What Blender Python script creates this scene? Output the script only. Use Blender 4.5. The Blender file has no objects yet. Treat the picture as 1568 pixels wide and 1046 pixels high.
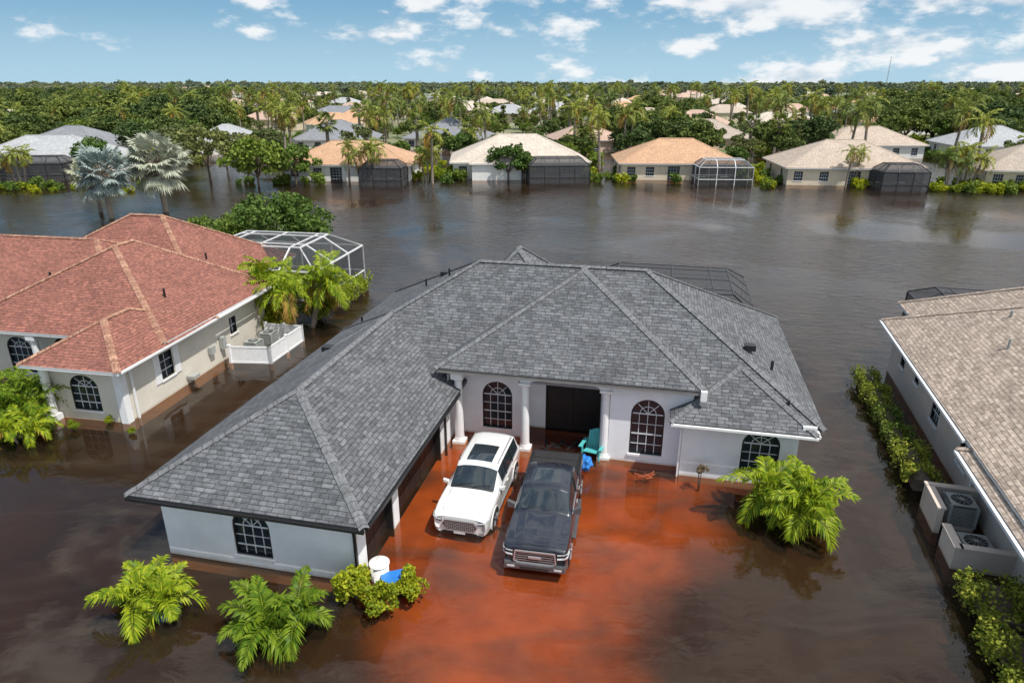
import bpy, math, random
import numpy as np
from mathutils import Vector, Matrix
from mathutils import noise as mn
random.seed(7); rng=np.random.default_rng(11)
S=bpy.context.scene
S.view_settings.view_transform='Standard'; S.view_settings.look='None'; S.view_settings.exposure=0
COL=S.collection
# ------------------------------------------------------------ materials
def newmat(name):
    m=bpy.data.materials.new(name); m.use_nodes=True
    nt=m.node_tree; b=nt.nodes['Principled BSDF']; return m,nt,b
def rgba(c): return (c[0],c[1],c[2],1)
def ramp(nt,c0,c1,p0=.35,p1=.65):
    r=nt.nodes.new('ShaderNodeValToRGB'); e=r.color_ramp.elements
    e[0].position=p0;e[0].color=rgba(c0);e[1].position=p1;e[1].color=rgba(c1); return r
def mat_simple(name,c,rough=.6,metal=0,var=.12,scale=3,coat=0,spec=.5,bump=0):
    m,nt,b=newmat(name)
    tc=nt.nodes.new('ShaderNodeTexCoord'); no=nt.nodes.new('ShaderNodeTexNoise')
    no.inputs['Scale'].default_value=scale; no.inputs['Detail'].default_value=5
    nt.links.new(tc.outputs['Object'],no.inputs['Vector'])
    r=ramp(nt,[x*(1-var) for x in c],[min(1,x*(1+var)) for x in c],.3,.7)
    nt.links.new(no.outputs['Fac'],r.inputs['Fac']); nt.links.new(r.outputs['Color'],b.inputs['Base Color'])
    b.inputs['Roughness'].default_value=rough; b.inputs['Metallic'].default_value=metal
    b.inputs['Coat Weight'].default_value=coat; b.inputs['Specular IOR Level'].default_value=spec
    if bump:
        n2=nt.nodes.new('ShaderNodeTexNoise'); n2.inputs['Scale'].default_value=40
        nt.links.new(tc.outputs['Object'],n2.inputs['Vector'])
        bp=nt.nodes.new('ShaderNodeBump'); bp.inputs['Strength'].default_value=bump; bp.inputs['Distance'].default_value=.01
        nt.links.new(n2.outputs['Fac'],bp.inputs['Height']); nt.links.new(bp.outputs['Normal'],b.inputs['Normal'])
    return m
def mul(nt,a,b_):
    mx=nt.nodes.new('ShaderNodeMix'); mx.data_type='RGBA'; mx.blend_type='MULTIPLY'; mx.inputs[0].default_value=1
    nt.links.new(a,mx.inputs[6]); nt.links.new(b_,mx.inputs[7]); return mx.outputs[2]
def mat_shingle(name,c1,c2,mortar,w=.42,h=.17,patch=.25):
    m,nt,b=newmat(name)
    uv=nt.nodes.new('ShaderNodeUVMap')
    br=nt.nodes.new('ShaderNodeTexBrick'); br.offset=.37; br.squash=.7; br.squash_frequency=3
    br.inputs['Scale'].default_value=1; br.inputs['Brick Width'].default_value=w; br.inputs['Row Height'].default_value=h
    br.inputs['Mortar Size'].default_value=.014; br.inputs['Mortar Smooth'].default_value=.3; br.inputs['Bias'].default_value=-.1
    br.inputs['Color1'].default_value=rgba(c1); br.inputs['Color2'].default_value=rgba(c2); br.inputs['Mortar'].default_value=rgba(mortar)
    nt.links.new(uv.outputs['UV'],br.inputs['Vector'])
    no=nt.nodes.new('ShaderNodeTexNoise'); no.inputs['Scale'].default_value=.35; no.inputs['Detail'].default_value=6; no.inputs['Roughness'].default_value=.7
    nt.links.new(uv.outputs['UV'],no.inputs['Vector'])
    r=ramp(nt,(1-patch,)*3,(1+patch,)*3,.3,.7); nt.links.new(no.outputs['Fac'],r.inputs['Fac'])
    mp=nt.nodes.new('ShaderNodeMapping'); mp.inputs['Scale'].default_value=(4,9,1); nt.links.new(uv.outputs['UV'],mp.inputs['Vector'])
    n3=nt.nodes.new('ShaderNodeTexNoise'); n3.inputs['Scale'].default_value=1; n3.inputs['Detail'].default_value=4
    nt.links.new(mp.outputs[0],n3.inputs['Vector'])
    r3=ramp(nt,(.68,)*3,(1.3,)*3,.32,.68); nt.links.new(n3.outputs['Fac'],r3.inputs['Fac'])
    nt.links.new(mul(nt,mul(nt,br.outputs['Color'],r.outputs['Color']),r3.outputs['Color']),b.inputs['Base Color'])
    bp=nt.nodes.new('ShaderNodeBump'); bp.inputs['Strength'].default_value=.6; bp.inputs['Distance'].default_value=.02; bp.invert=True
    nt.links.new(br.outputs['Fac'],bp.inputs['Height']); nt.links.new(bp.outputs['Normal'],b.inputs['Normal'])
    b.inputs['Roughness'].default_value=.85; b.inputs['Specular IOR Level'].default_value=.3
    return m
def mat_leaf(name,dark,light,trans=.2,rough=.6):
    m,nt,b=newmat(name)
    g=nt.nodes.new('ShaderNodeNewGeometry'); oi=nt.nodes.new('ShaderNodeObjectInfo')
    r=ramp(nt,dark,light,0,1); nt.links.new(g.outputs['Random Per Island'],r.inputs['Fac'])
    r2=ramp(nt,(.62,.7,.75),(1.4,1.22,.9),0,1); nt.links.new(oi.outputs['Random'],r2.inputs['Fac'])
    c=mul(nt,r.outputs['Color'],r2.outputs['Color'])
    nt.links.new(c,b.inputs['Base Color']); b.inputs['Roughness'].default_value=rough
    b.inputs['Specular IOR Level'].default_value=.2
    tr=nt.nodes.new('ShaderNodeBsdfTranslucent'); nt.links.new(c,tr.inputs['Color'])
    ms=nt.nodes.new('ShaderNodeMixShader'); ms.inputs[0].default_value=trans
    nt.links.new(b.outputs[0],ms.inputs[1]); nt.links.new(tr.outputs[0],ms.inputs[2])
    nt.links.new(ms.outputs[0],nt.nodes['Material Output'].inputs['Surface'])
    return m
def mat_stucco(name,c):
    m,nt,b=newmat(name)
    tc=nt.nodes.new('ShaderNodeTexCoord'); no=nt.nodes.new('ShaderNodeTexNoise')
    no.inputs['Scale'].default_value=.8; no.inputs['Detail'].default_value=7; no.inputs['Roughness'].default_value=.7
    nt.links.new(tc.outputs['Object'],no.inputs['Vector'])
    r=ramp(nt,[x*.88 for x in c],[min(1,x*1.05) for x in c],.3,.7); nt.links.new(no.outputs['Fac'],r.inputs['Fac'])
    ge=nt.nodes.new('ShaderNodeNewGeometry'); sx=nt.nodes.new('ShaderNodeSeparateXYZ'); nt.links.new(ge.outputs['Position'],sx.inputs[0])
    ma=nt.nodes.new('ShaderNodeMath'); ma.operation='MULTIPLY_ADD'; ma.inputs[1].default_value=.14; nt.links.new(no.outputs['Fac'],ma.inputs[0]); nt.links.new(sx.outputs['Z'],ma.inputs[2])
    mr=nt.nodes.new('ShaderNodeMapRange'); mr.inputs['From Min'].default_value=.09; mr.inputs['From Max'].default_value=.2
    mr.inputs['To Min'].default_value=.5; mr.inputs['To Max'].default_value=0
    nt.links.new(ma.outputs[0],mr.inputs['Value'])
    mx=nt.nodes.new('ShaderNodeMix'); mx.data_type='RGBA'; nt.links.new(mr.outputs[0],mx.inputs[0])
    nt.links.new(r.outputs['Color'],mx.inputs[6]); mx.inputs[7].default_value=(.38,.26,.15,1)
    nt.links.new(mx.outputs[2],b.inputs['Base Color']); b.inputs['Roughness'].default_value=.85
    n2=nt.nodes.new('ShaderNodeTexNoise'); n2.inputs['Scale'].default_value=25; nt.links.new(tc.outputs['Object'],n2.inputs['Vector'])
    bp=nt.nodes.new('ShaderNodeBump'); bp.inputs['Strength'].default_value=.3; bp.inputs['Distance'].default_value=.01
    nt.links.new(n2.outputs['Fac'],bp.inputs['Height']); nt.links.new(bp.outputs['Normal'],b.inputs['Normal'])
    return m
M_shG=mat_shingle('shingle_grey',(.15,.155,.165),(.078,.082,.09),(.045,.048,.05),patch=.16)
M_capG=mat_shingle('shingle_cap_grey',(.17,.175,.185),(.13,.135,.14),(.07,.07,.075),.3,.5,.15)
M_shR=mat_shingle('shingle_red',(.30,.125,.092),(.20,.085,.066),(.12,.05,.04),patch=.15)
M_capR=mat_shingle('shingle_cap_red',(.40,.23,.155),(.26,.12,.085),(.15,.07,.05),.3,.5)
M_shT=mat_shingle('shingle_tan',(.52,.42,.34),(.30,.235,.185),(.19,.15,.12),patch=.15)
M_capT=mat_shingle('shingle_cap_tan',(.52,.42,.34),(.4,.31,.24),(.2,.15,.12),.3,.5)
M_white=mat_stucco('stucco_white',(.82,.83,.85))
M_beige=mat_stucco('stucco_beige',(.68,.63,.54))
M_pink=mat_stucco('stucco_greige',(.56,.49,.43))
M_trim=mat_simple('trim_white',(.8,.8,.8),.5,var=.05)
M_soff=mat_simple('fascia_dark',(.22,.21,.20),.5,var=.1)
M_black=mat_simple('black_satin',(.015,.015,.016),.4)
M_door=mat_simple('door_dark',(.018,.014,.012),.5,scale=2)
M_glass=mat_simple('window_glass',(.02,.028,.036),.05,var=.3,scale=.8,spec=.6)
M_munt=mat_simple('muntin_white',(.62,.64,.66),.5)
M_alu=mat_simple('aluminium_white',(.7,.7,.7),.4)
M_bronze=mat_simple('aluminium_bronze',(.03,.03,.035),.4)
M_bark=mat_simple('bark',(.12,.09,.065),.9,var=.4,scale=6,bump=.8)
M_palmbark=mat_simple('palm_bark',(.24,.2,.16),.9,var=.3,scale=8,bump=.8)
M_oak=mat_leaf('leaf_oak',(.055,.09,.024),(.165,.225,.065))
M_tree=mat_leaf('leaf_green',(.055,.11,.018),(.185,.27,.055))
M_pine=mat_leaf('leaf_pine',(.09,.12,.04),(.22,.25,.10))
M_hazeleaf=mat_leaf('leaf_distant_hazed',(.12,.155,.11),(.22,.265,.175),.1)  # aerial haze put into the leaf colour: paler and bluer for far trees
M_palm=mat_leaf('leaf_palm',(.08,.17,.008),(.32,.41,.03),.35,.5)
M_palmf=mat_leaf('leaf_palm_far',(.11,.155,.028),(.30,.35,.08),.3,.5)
M_palmd=mat_leaf('leaf_palm_dry',(.2,.13,.03),(.40,.28,.08),.2)
M_bis=mat_leaf('leaf_bismarck',(.26,.31,.28),(.54,.59,.54),.12,.6)
M_hedge=mat_leaf('leaf_hedge',(.09,.15,.015),(.34,.38,.07),.25)
M_lime=mat_leaf('leaf_lime',(.12,.20,.012),(.42,.46,.03),.3)
M_blue=mat_simple('plastic_blue',(.03,.2,.6),.35)
M_teal=mat_simple('plastic_teal',(.09,.45,.45),.45)
M_wplast=mat_simple('plastic_white',(.75,.75,.72),.4)
M_metal=mat_simple('ac_grey',(.35,.36,.34),.5)
M_chrome=mat_simple('chrome',(.6,.6,.62),.3,.7,var=.03)
def mat_screen(name,c,op):
    m,nt,b=newmat(name); b.inputs['Base Color'].default_value=rgba(c); b.inputs['Roughness'].default_value=.8
    t=nt.nodes.new('ShaderNodeBsdfTransparent'); ms=nt.nodes.new('ShaderNodeMixShader')
    tc=nt.nodes.new('ShaderNodeTexCoord'); no=nt.nodes.new('ShaderNodeTexNoise'); no.inputs['Scale'].default_value=.7
    nt.links.new(tc.outputs['Object'],no.inputs['Vector'])
    mr=nt.nodes.new('ShaderNodeMapRange'); mr.inputs['To Min'].default_value=op-.1; mr.inputs['To Max'].default_value=op+.1
    nt.links.new(no.outputs['Fac'],mr.inputs['Value']); nt.links.new(mr.outputs[0],ms.inputs[0])
    nt.links.new(t.outputs[0],ms.inputs[1]); nt.links.new(b.outputs[0],ms.inputs[2])
    nt.links.new(ms.outputs[0],nt.nodes['Material Output'].inputs['Surface']); return m
M_screen=mat_screen('insect_screen',(.07,.07,.075),.62)
M_screenL=mat_screen('insect_screen_light',(.05,.055,.06),.5)
# ------------------------------------------------------------ mesh builder
class MB:
    def __init__(s): s.v=[];s.f=[];s.m=[];s.uv=[]
    def p(s,q): s.v.append(tuple(q)); return len(s.v)-1
    def face(s,pts,mat=0,uvs=None):
        i=len(s.v); s.v.extend([tuple(q) for q in pts]); s.f.append(tuple(range(i,i+len(pts)))); s.m.append(mat)
        s.uv.extend(uvs if uvs else [(q[0]+q[1],q[2]) for q in pts])
    def quad8(s,c,mat):
        for a in ((0,1,2,3),(4,7,6,5),(0,4,5,1),(1,5,6,2),(2,6,7,3),(3,7,4,0)): s.face([c[k] for k in a],mat)
    def box(s,x0,x1,y0,y1,z0,z1,mat=0):
        s.quad8([(x0,y0,z0),(x1,y0,z0),(x1,y1,z0),(x0,y1,z0),(x0,y0,z1),(x1,y0,z1),(x1,y1,z1),(x0,y1,z1)],mat)
    def bar(s,a,b,w,mat=0,h=None):
        a=Vector(a);b=Vector(b);h=h or w; d=(b-a).normalized()
        up=Vector((0,0,1)) if abs(d.z)<.95 else Vector((0,1,0))
        sx=d.cross(up).normalized(); u=sx.cross(d)
        sx*=w/2;u*=h/2
        s.quad8([a-sx-u,a+sx-u,a+sx+u,a-sx+u,b-sx-u,b+sx-u,b+sx+u,b-sx+u],mat)
    def tube(s,a,b,r0,r1,n=8,mat=0,cap=True):
        a=Vector(a);b=Vector(b);d=(b-a).normalized(); up=Vector((0,0,1)) if abs(d.z)<.9 else Vector((1,0,0))
        sx=d.cross(up).normalized();u=sx.cross(d)
        A=[a+(sx*math.cos(t)+u*math.sin(t))*r0 for t in [2*math.pi*k/n for k in range(n)]]
        B=[b+(sx*math.cos(t)+u*math.sin(t))*r1 for t in [2*math.pi*k/n for k in range(n)]]
        i=len(s.v); s.v.extend([tuple(q) for q in A+B])
        for k in range(n):
            s.f.append((i+k,i+(k+1)%n,i+n+(k+1)%n,i+n+k)); s.m.append(mat); s.uv.extend([(0,0)]*4)
        if cap:
            s.f.append(tuple(i+k for k in range(n))); s.m.append(mat); s.uv.extend([(0,0)]*n)
            s.f.append(tuple(i+n+k for k in range(n))); s.m.append(mat); s.uv.extend([(0,0)]*n)
    def quads(s,V,mat):
        i=len(s.v); n=len(V)//4; s.v.extend(map(tuple,V.tolist()))
        s.f.extend([(i+4*k,i+4*k+1,i+4*k+2,i+4*k+3) for k in range(n)]); s.m.extend([mat]*n); s.uv.extend([(0,0)]*(4*n))
    def mesh(s,name,mats,smooth=False):
        me=bpy.data.meshes.new(name); me.from_pydata(s.v,[],s.f)
        for m in mats: me.materials.append(m)
        me.polygons.foreach_set('material_index',s.m)
        uvl=me.uv_layers.new(name='UVMap'); uvl.data.foreach_set('uv',[c for t in s.uv for c in t])
        if smooth: me.polygons.foreach_set('use_smooth',[True]*len(s.f))
        me.update(); return me
    def obj(s,name,mats,parent=None,smooth=False,loc=(0,0,0),rot=0):
        return place(name,s.mesh(name,mats,smooth),parent,loc,rot)
def place(name,me,parent=None,loc=(0,0,0),rot=0,scale=1):
    o=bpy.data.objects.new(name,me); COL.objects.link(o); o.location=loc; o.rotation_euler=(0,0,rot); o.scale=(scale,)*3
    if parent: o.parent=parent
    return o
def empty(name,loc,rot=0,scale=1): return place(name,None,None,loc,rot,scale)
# ------------------------------------------------------------ roofs
def rface(mb,pts,mat):
    P=[Vector(p) for p in pts]; e=(P[1]-P[0]).normalized(); n=None
    for k in range(2,len(P)):
        c=e.cross(P[k]-P[0])
        if c.length>1e-4: n=c.normalized(); break
    w=n.cross(e); mb.face(pts,mat,[(p.dot(e),p.dot(w)) for p in P])
def cap(mb,a,b,w=.16,k=.35,mat=2):
    a=Vector(a);b=Vector(b);d=(b-a).normalized(); s=d.cross(Vector((0,0,1))).normalized()*w
    up=Vector((0,0,.05)); dn=Vector((0,0,-w*k+.03)); L=(b-a).length; n=max(1,int(L/.3))
    for i in range(n):
        p=a.lerp(b,i/n); q=a.lerp(b,(i+1)/n); t=Vector((0,0,.02))
        o=random.random()*7; O=random.randint(0,9)*.5
        u=[(o,O+.1),(o+.28,O+.1),(o+.28,O+.4),(o,O+.4)]
        mb.face([p-s+dn,q-s+dn+t,q+up+t,p+up],mat,u)
        mb.face([p+up,q+up+t,q+s+dn+t,p+s+dn],mat,u)
def hip(mb,x0,x1,y0,y1,A,B,z0,z1,ax,notch=None,caps=True,fas=.16):
    c00=(x0,y0,z0);c10=(x1,y0,z0);c11=(x1,y1,z0);c01=(x0,y1,z0);a=(A[0],A[1],z1);b=(B[0],B[1],z1)
    fl=[c00,c10]
    if notch:
        n0,n1,ny,ny2=notch; nz=z0+(z1-z0)*(ny-y0)/(A[1]-y0)
        fl=[c00,(n0,y0,z0),(n0,ny,nz),(n1,ny,nz),(n1,y0,z0),c10]
    if ax=='x':
        rface(mb,fl+[b,a],0); rface(mb,[c10,c11,b],0); rface(mb,[c11,c01,a,b],0); rface(mb,[c01,c00,a],0)
        hl=[(c00,a),(c01,a),(c10,b),(c11,b)]
    else:
        rface(mb,[c00,c10,a],0); rface(mb,[c10,c11,b,a],0); rface(mb,[c11,c01,b],0); rface(mb,[c01,c00,a,b],0)
        hl=[(c00,a),(c10,a),(c01,b),(c11,b)]
    if caps:
        for p,q in hl: cap(mb,p,q)
        if (Vector(a)-Vector(b)).length>.3: cap(mb,a,b)
    ring=[c00,c10,c11,c01]
    segs=[(c00,c10),(c10,c11),(c11,c01),(c01,c00)]
    if notch: segs=[(c00,(n0,y0,z0)),((n1,y0,z0),c10)]+segs[1:]
    cx=(x0+x1)/2;cy=(y0+y1)/2
    def off(p,z,k=0): return (p[0]+(k if p[0]<cx else -k),p[1]+(k if p[1]<cy else -k),z)
    for p,q in segs:
        mb.face([p,q,off(q,z0-.035),off(p,z0-.035)],3)
        mb.face([off(p,z0-.035,.02),off(q,z0-.035,.02),off(q,z0-fas,.02),off(p,z0-fas,.02)],1)
    zs=z0-fas
    if notch: mb.face([(x0+.02,y0+.02,zs),(n0,y0+.02,zs),(n0,ny2,zs),(n1,ny2,zs),(n1,y0+.02,zs),(x1-.02,y0+.02,zs),(x1-.02,y1-.02,zs),(x0+.02,y1-.02,zs)],1)
    else: mb.face([off(p,zs,.02) for p in ring],1)
# ------------------------------------------------------------ walls with windows
def Mfront(ly): return lambda s,z,d=0:(s,ly-d,z)
def Mright(lx): return lambda s,z,d=0:(lx+d,s,z)
def Mleft(lx): return lambda s,z,d=0:(lx-d,s,z)
def mbox(mb,M,s0,s1,z0,z1,d0,d1,mat):
    mb.quad8([M(s0,z0,d0),M(s1,z0,d0),M(s1,z0,d1),M(s0,z0,d1),M(s0,z1,d0),M(s1,z1,d0),M(s1,z1,d1),M(s0,z1,d1)],mat)
def wall(mb,M,s0,s1,z0,z1,ops=(),win=None,depth=.14):
    x=s0
    for (c,w,zb,zs,rise,kind) in sorted(ops):
        a=c-w/2;b=c+w/2
        if a>x+1e-4: mb.face([M(x,z0),M(a,z0),M(a,z1),M(x,z1)],0)
        if zb>z0+1e-3: mb.face([M(a,z0),M(b,z0),M(b,zb),M(a,zb)],0)
        n=12 if rise>0 else 1
        arc=[]
        for k in range(n+1):
            t=math.pi*(1-k/n); arc.append((c+w/2*math.cos(t), zs+(rise*math.sin(t) if rise else 0)))
        for k in range(n):
            (p,pz),(q,qz)=arc[k],arc[k+1]
            mb.face([M(p,pz),M(q,qz),M(q,z1),M(p,z1)],0)
            mb.face([M(p,pz),M(q,qz),M(q,qz,-depth),M(p,pz,-depth)],0)
        for q in (a,b): mb.face([M(q,zb),M(q,zs),M(q,zs,-depth),M(q,zb,-depth)],0)
        mb.face([M(a,zb),M(b,zb),M(b,zb,-depth),M(a,zb,-depth)],0)
        if win is not None and kind in('w','d','g'):
            gm=0 if kind=='w' else 2
            poly=[M(a,zb,-depth+.02),M(b,zb,-depth+.02)]+[M(p,pz,-depth+.02) for p,pz in reversed(arc)]
            win.face(poly,gm)
            fw=.055
            mbox(win,M,a,a+fw,zb,zs,-depth+.03,-.03,4); mbox(win,M,b-fw,b,zb,zs,-depth+.03,-.03,4)
            mbox(win,M,a+fw,b-fw,zb,zb+fw,-depth+.03,-.03,4)
            for k in range(n):
                (p,pz),(q,qz)=arc[k],arc[k+1]; f=.9
                p2=(c+(p-c)*f,zs+(pz-zs)*f-(0 if rise else fw)); q2=(c+(q-c)*f,zs+(qz-zs)*f-(0 if rise else fw))
                win.face([M(p,pz,-.04),M(q,qz,-.04),M(q2[0],q2[1],-.04),M(p2[0],p2[1],-.04)],4)
            if kind=='w':
                mw=.028
                nv=3 if w>1 else 1
                for k in range(1,nv+1):
                    s=a+w*k/(nv+1); hz=zs+(rise*.98 if (rise>0 and k==2) else 0)
                    mbox(win,M,s-mw/2,s+mw/2,zb+fw,hz-.03,-depth+.03,-depth+.05,1)
                nh=max(2,int(round((zs-zb)/.42)))
                for k in range(1,nh+1):
                    z=zb+(zs-zb)*k/nh; t=mw if k!=nh and k!=nh//2 else .055
                    mbox(win,M,a+fw,b-fw,z-t/2,z+t/2,-depth+.052,-depth+.07,1)
                if rise>0:
                    for t in (.25*math.pi,.75*math.pi):
                        win.bar(M(c,zs,-depth+.045),M(c+w/2*.92*math.cos(t),zs+rise*.92*math.sin(t),-depth+.045),mw,1)
                    pr=None
                    for k in range(9):
                        t=math.pi*k/8; q=M(c+w*.24*math.cos(t),zs+rise*.48*math.sin(t),-depth+.04)
                        if pr: win.bar(pr,q,mw,1)
                        pr=q
                mbox(win,M,a-.06,b+.06,zb-.09,zb,0.004,.06,5)
            elif kind=='d':
                mbox(win,M,c-.02,c+.02,zb,zs+rise*.9,-depth+.025,-depth+.05,3)
                for sgn in(-1,1):
                    cc=c+sgn*w/4
                    for za,zb2 in ((.15,1.0),(1.15,2.15)): mbox(win,M,cc-w*.15,cc+w*.15,zb+za,zb+zb2,-depth+.024,-depth+.04,3)
            elif kind=='g':
                z=zb
                while z<zs-.1:
                    z+=.5; mbox(win,M,a+.01,b-.01,z-.02,z+.005,-depth+.022,-depth+.035,3)
                s=a+.6
                while s<b-.2: mbox(win,M,s-.012,s+.012,zb,zs,-depth+.022,-depth+.03,3); s+=.6
        x=b
    if s1>x+1e-4: mb.face([M(x,z0),M(s1,z0),M(s1,z1),M(x,z1)],0)
WINM=[M_glass,M_munt,M_door,M_black,M_black,M_trim]
def cage(parent,x0,x1,y0,y1,zw,zt,ins,fm,sm,fw=.07,step=2.2):
    f=MB();s=MB()
    nX=max(1,round((x1-x0)/step));nY=max(1,round((y1-y0)/step))
    X=[x0+(x1-x0)*k/nX for k in range(nX+1)]; Y=[y0+(y1-y0)*k/nY for k in range(nY+1)]
    def top(x,y): return (min(max(x,x0+ins),x1-ins),min(max(y,y0+ins),y1-ins),zt)
    for x in X:
        for y in(y0,y1): f.bar((x,y,-.4),(x,y,zw),fw); f.bar((x,y,zw),top(x,y),fw)
        f.bar(top(x,y0),top(x,y1),fw)
    for y in Y:
        for x in(x0,x1): f.bar((x,y,-.4),(x,y,zw),fw); f.bar((x,y,zw),top(x,y),fw)
        f.bar(top(x0,y),top(x1,y),fw)
    for z in(.9,zw):
        f.bar((x0,y0,z),(x1,y0,z),fw);f.bar((x0,y1,z),(x1,y1,z),fw);f.bar((x0,y0,z),(x0,y1,z),fw);f.bar((x1,y0,z),(x1,y1,z),fw)
    c=[(x0,y0),(x1,y0),(x1,y1),(x0,y1)]
    for k in range(4):
        p=c[k];q=c[(k+1)%4]
        s.face([(p[0],p[1],-.4),(q[0],q[1],-.4),(q[0],q[1],zw),(p[0],p[1],zw)])
        s.face([(p[0],p[1],zw),(q[0],q[1],zw),top(*q),top(*p)])
    s.face([top(*q) for q in c])
    f.obj('screen_cage_frame',[fm],parent); s.obj('screen_cage_mesh',[sm],parent)
# ================================================================ MAIN HOUSE
H=empty('grey_roof_house',(-4.83,17.66,0),math.radians(-12.5))
rb=MB()
hip(rb,-7.60,15.2,8.9,22.6,(0,15),(8.0,15),2.6,6.88,'x',notch=(-.4,10.7,10.4,12.2))
hip(rb,-7.68,.59,-.6,15.5,(-3.53,3.5),(-3.53,12.35),2.605,4.9,'y')
hip(rb,-.4,10.72,9.0,17.0,(5.15,14.57),(5.15,15.2),3.7,6.85,'y',fas=.2)
hip(rb,9.4,14.85,8.3,14.5,(12.1,11.0),(12.1,12.2),2.61,4.1,'y')
hip(rb,-2.8,6.5,12.8,22.9,(1.4,17.6),(1.4,18.0),2.64,6.98,'y')
rb.obj('roof',[M_shG,M_soff,M_capG,M_black],H)
wb=MB();wn=MB()
ZT=2.45
wall(wb,Mfront(0),-6.95,0,-.6,ZT,[(-3.7,1.34,.42,1.55,.62,'w')],wn)
wall(wb,Mleft(-6.95),0,21.8,-.6,ZT,[(3,.9,.6,2,0,'w'),(13,1.2,.6,2,0,'w'),(18,1.2,.6,2,0,'w')],wn)
wall(wb,Mright(0),0,9.45,-.6,ZT,[(1.75,2.3,-.5,2.1,0,'g'),(5.85,4.9,-.5,2.1,0,'g')],wn,depth=.3)
wall(wb,Mright(0.003),9.45,10.5,-.6,3.5)
wall(wb,Mfront(10.5),0,3.1,-.6,3.5,[(1.95,1.36,.35,1.98,.66,'w')],wn)
wall(wb,Mright(3.1),10.5,11.6,-.6,3.5)
wall(wb,Mfront(11.6),3.1,7.0,-.6,3.5,[(5.2,2.5,-.1,2.65,.45,'d')],wn)
wall(wb,Mleft(7.0),9.45,11.6,-.6,3.5)
wall(wb,Mfront(9.45),7.0,10.3,-.6,3.5,[(8.55,1.36,.4,2.25,.68,'w')],wn)
wall(wb,Mright(10.3),9.45,12.0,2.2,3.5)
wall(wb,Mleft(-.02),9.46,12.0,2.5,3.5)
wall(wb,Mfront(8.8),9.95,14.3,-.6,ZT,[(12.95,1.42,.55,1.75,.6,'w')],wn)
wall(wb,Mleft(9.95),8.8,9.45,-.6,ZT)
wall(wb,Mright(14.3),8.8,22.0,-.6,ZT,[(12,1.2,.6,2,0,'w'),(18,1.2,.6,2,0,'w')],wn)
wall(wb,lambda s,z,d=0:(s,22.0+d,z),-6.95,14.3,-.6,ZT)
wall(wb,Mfront(9.40),3.2,7.0,3.2,3.5,[(5.1,2.9,3.2,3.22,.2,'')],None,depth=.3)
wall(wb,Mfront(9.72),3.2,7.0,3.2,3.5,[(5.1,2.9,3.2,3.22,.2,'')],None,depth=.001)
wb.obj('walls',[M_white],H); wn.obj('windows_and_doors',WINM,H)
tr=MB()
for cx in (3.4,6.82,.45):
    tr.tube((cx,9.56,.25),(cx,9.56,3.0),.2,.165,16,0); tr.box(cx-.27,cx+.27,9.30,9.82,-.4,.12); tr.tube((cx,9.56,.12),(cx,9.56,.26),.25,.21,16,0)
    tr.tube((cx,9.56,2.99),(cx,9.56,3.09),.19,.25,16,0); tr.box(cx-.26,cx+.26,9.31,9.81,3.09,3.198 if cx>1 else 3.5)
tr.bar((.62,-.5,2.5),(.62,9.2,2.5),.09,1); tr.bar((-7.6,-.66,2.5),(.6,-.66,2.5),.09,1)
tr.bar((9.45,8.24,2.52),(14.85,8.24,2.52),.09,0); tr.bar((14.92,8.4,2.5),(14.92,14,2.5),.09,0)
tr.bar((-.05,-.06,2.3),(-.05,-.06,-.4),.08,1); tr.bar((-.05,-.06,2.3),(.5,-.55,2.45),.07,1)
tr.bar((.07,8.75,2.4),(.07,8.75,-.4),.08,1); tr.bar((9.88,8.72,2.4),(9.88,8.72,-.4),.07,0)
tr.box(10.5,10.74,8.85,9.0,3.35,3.75,0); tr.box(14.3,14.8,8.5,8.62,2.66,2.86,0)
tr.obj('columns_and_gutters',[M_trim,M_black],H)
vt=MB()
def pipe(x,y,z,r=.05,h=.35): vt.tube((x,y,z-.1),(x,y,z+h),r,r,10,0)
def rv(x,y,z): vt.box(x-.22,x+.22,y-.2,y+.2,z-.1,z+.14,0)
pipe(-1.6,15.2,6.0);pipe(-3.2,16.2,5.1);rv(-2.4,17.0,5.55);rv(12.6,12.6,4.35);pipe(13.4,11.5,3.95,.06,.3);pipe(-6.2,14.6,3.4,.06,.3);rv(-6.0,10.4,3.55);pipe(13.9,9.7,3.1,.05,.25)
vt.obj('roof_vents',[M_black],H)
cage(H,4.6,14.2,22.4,31.2,2.5,3.4,1.3,M_bronze,M_screen)
# ================================================================ LEFT HOUSE
L=empty('red_roof_house',(-17.4,28.5,0),math.radians(-10.5))
rb=MB()
hip(rb,-12.6,0,2.6,13.3,(-6.3,7.9),(-6.3,9.4),3.1,6.45,'y')
hip(rb,-17,-2.2,8.9,20.5,(-10.5,14.7),(-8.2,14.7),3.12,6.85,'x')
hip(rb,-27,-3,3.0,17,(-20.5,10.2),(-9.4,10.2),3.11,6.2,'x')
hip(rb,-5.1,.1,-.8,7,(-2.5,1.9),(-2.5,3.6),2.95,4.4,'y')
rb.obj('roof',[M_shR,M_trim,M_capR,M_trim],L)
wb=MB();wn=MB()
wall(wb,Mright(-.6),0,12.7,-.6,2.95,[(3.2,1.0,1.0,2.35,0,'w'),(9.2,.7,1.2,2.2,0,'w')],wn)
wall(wb,Mfront(0),-4.4,-.6,-.6,2.8,[(-2.6,1.5,.5,1.7,.6,'w')],wn)
wall(wb,Mleft(-4.4),0,3.6,-.6,2.95)
wall(wb,Mfront(3.6),-26,-4.4,-.6,2.95,[(-6.6,1.7,-.2,1.9,.7,'d'),(-9.6,1.5,.4,1.8,.6,'w'),(-13,1.5,.4,1.8,.6,'w')],wn)
wall(wb,lambda s,z,d=0:(s,12.7+d,z),-3,-.6,-.6,2.95)
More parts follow.
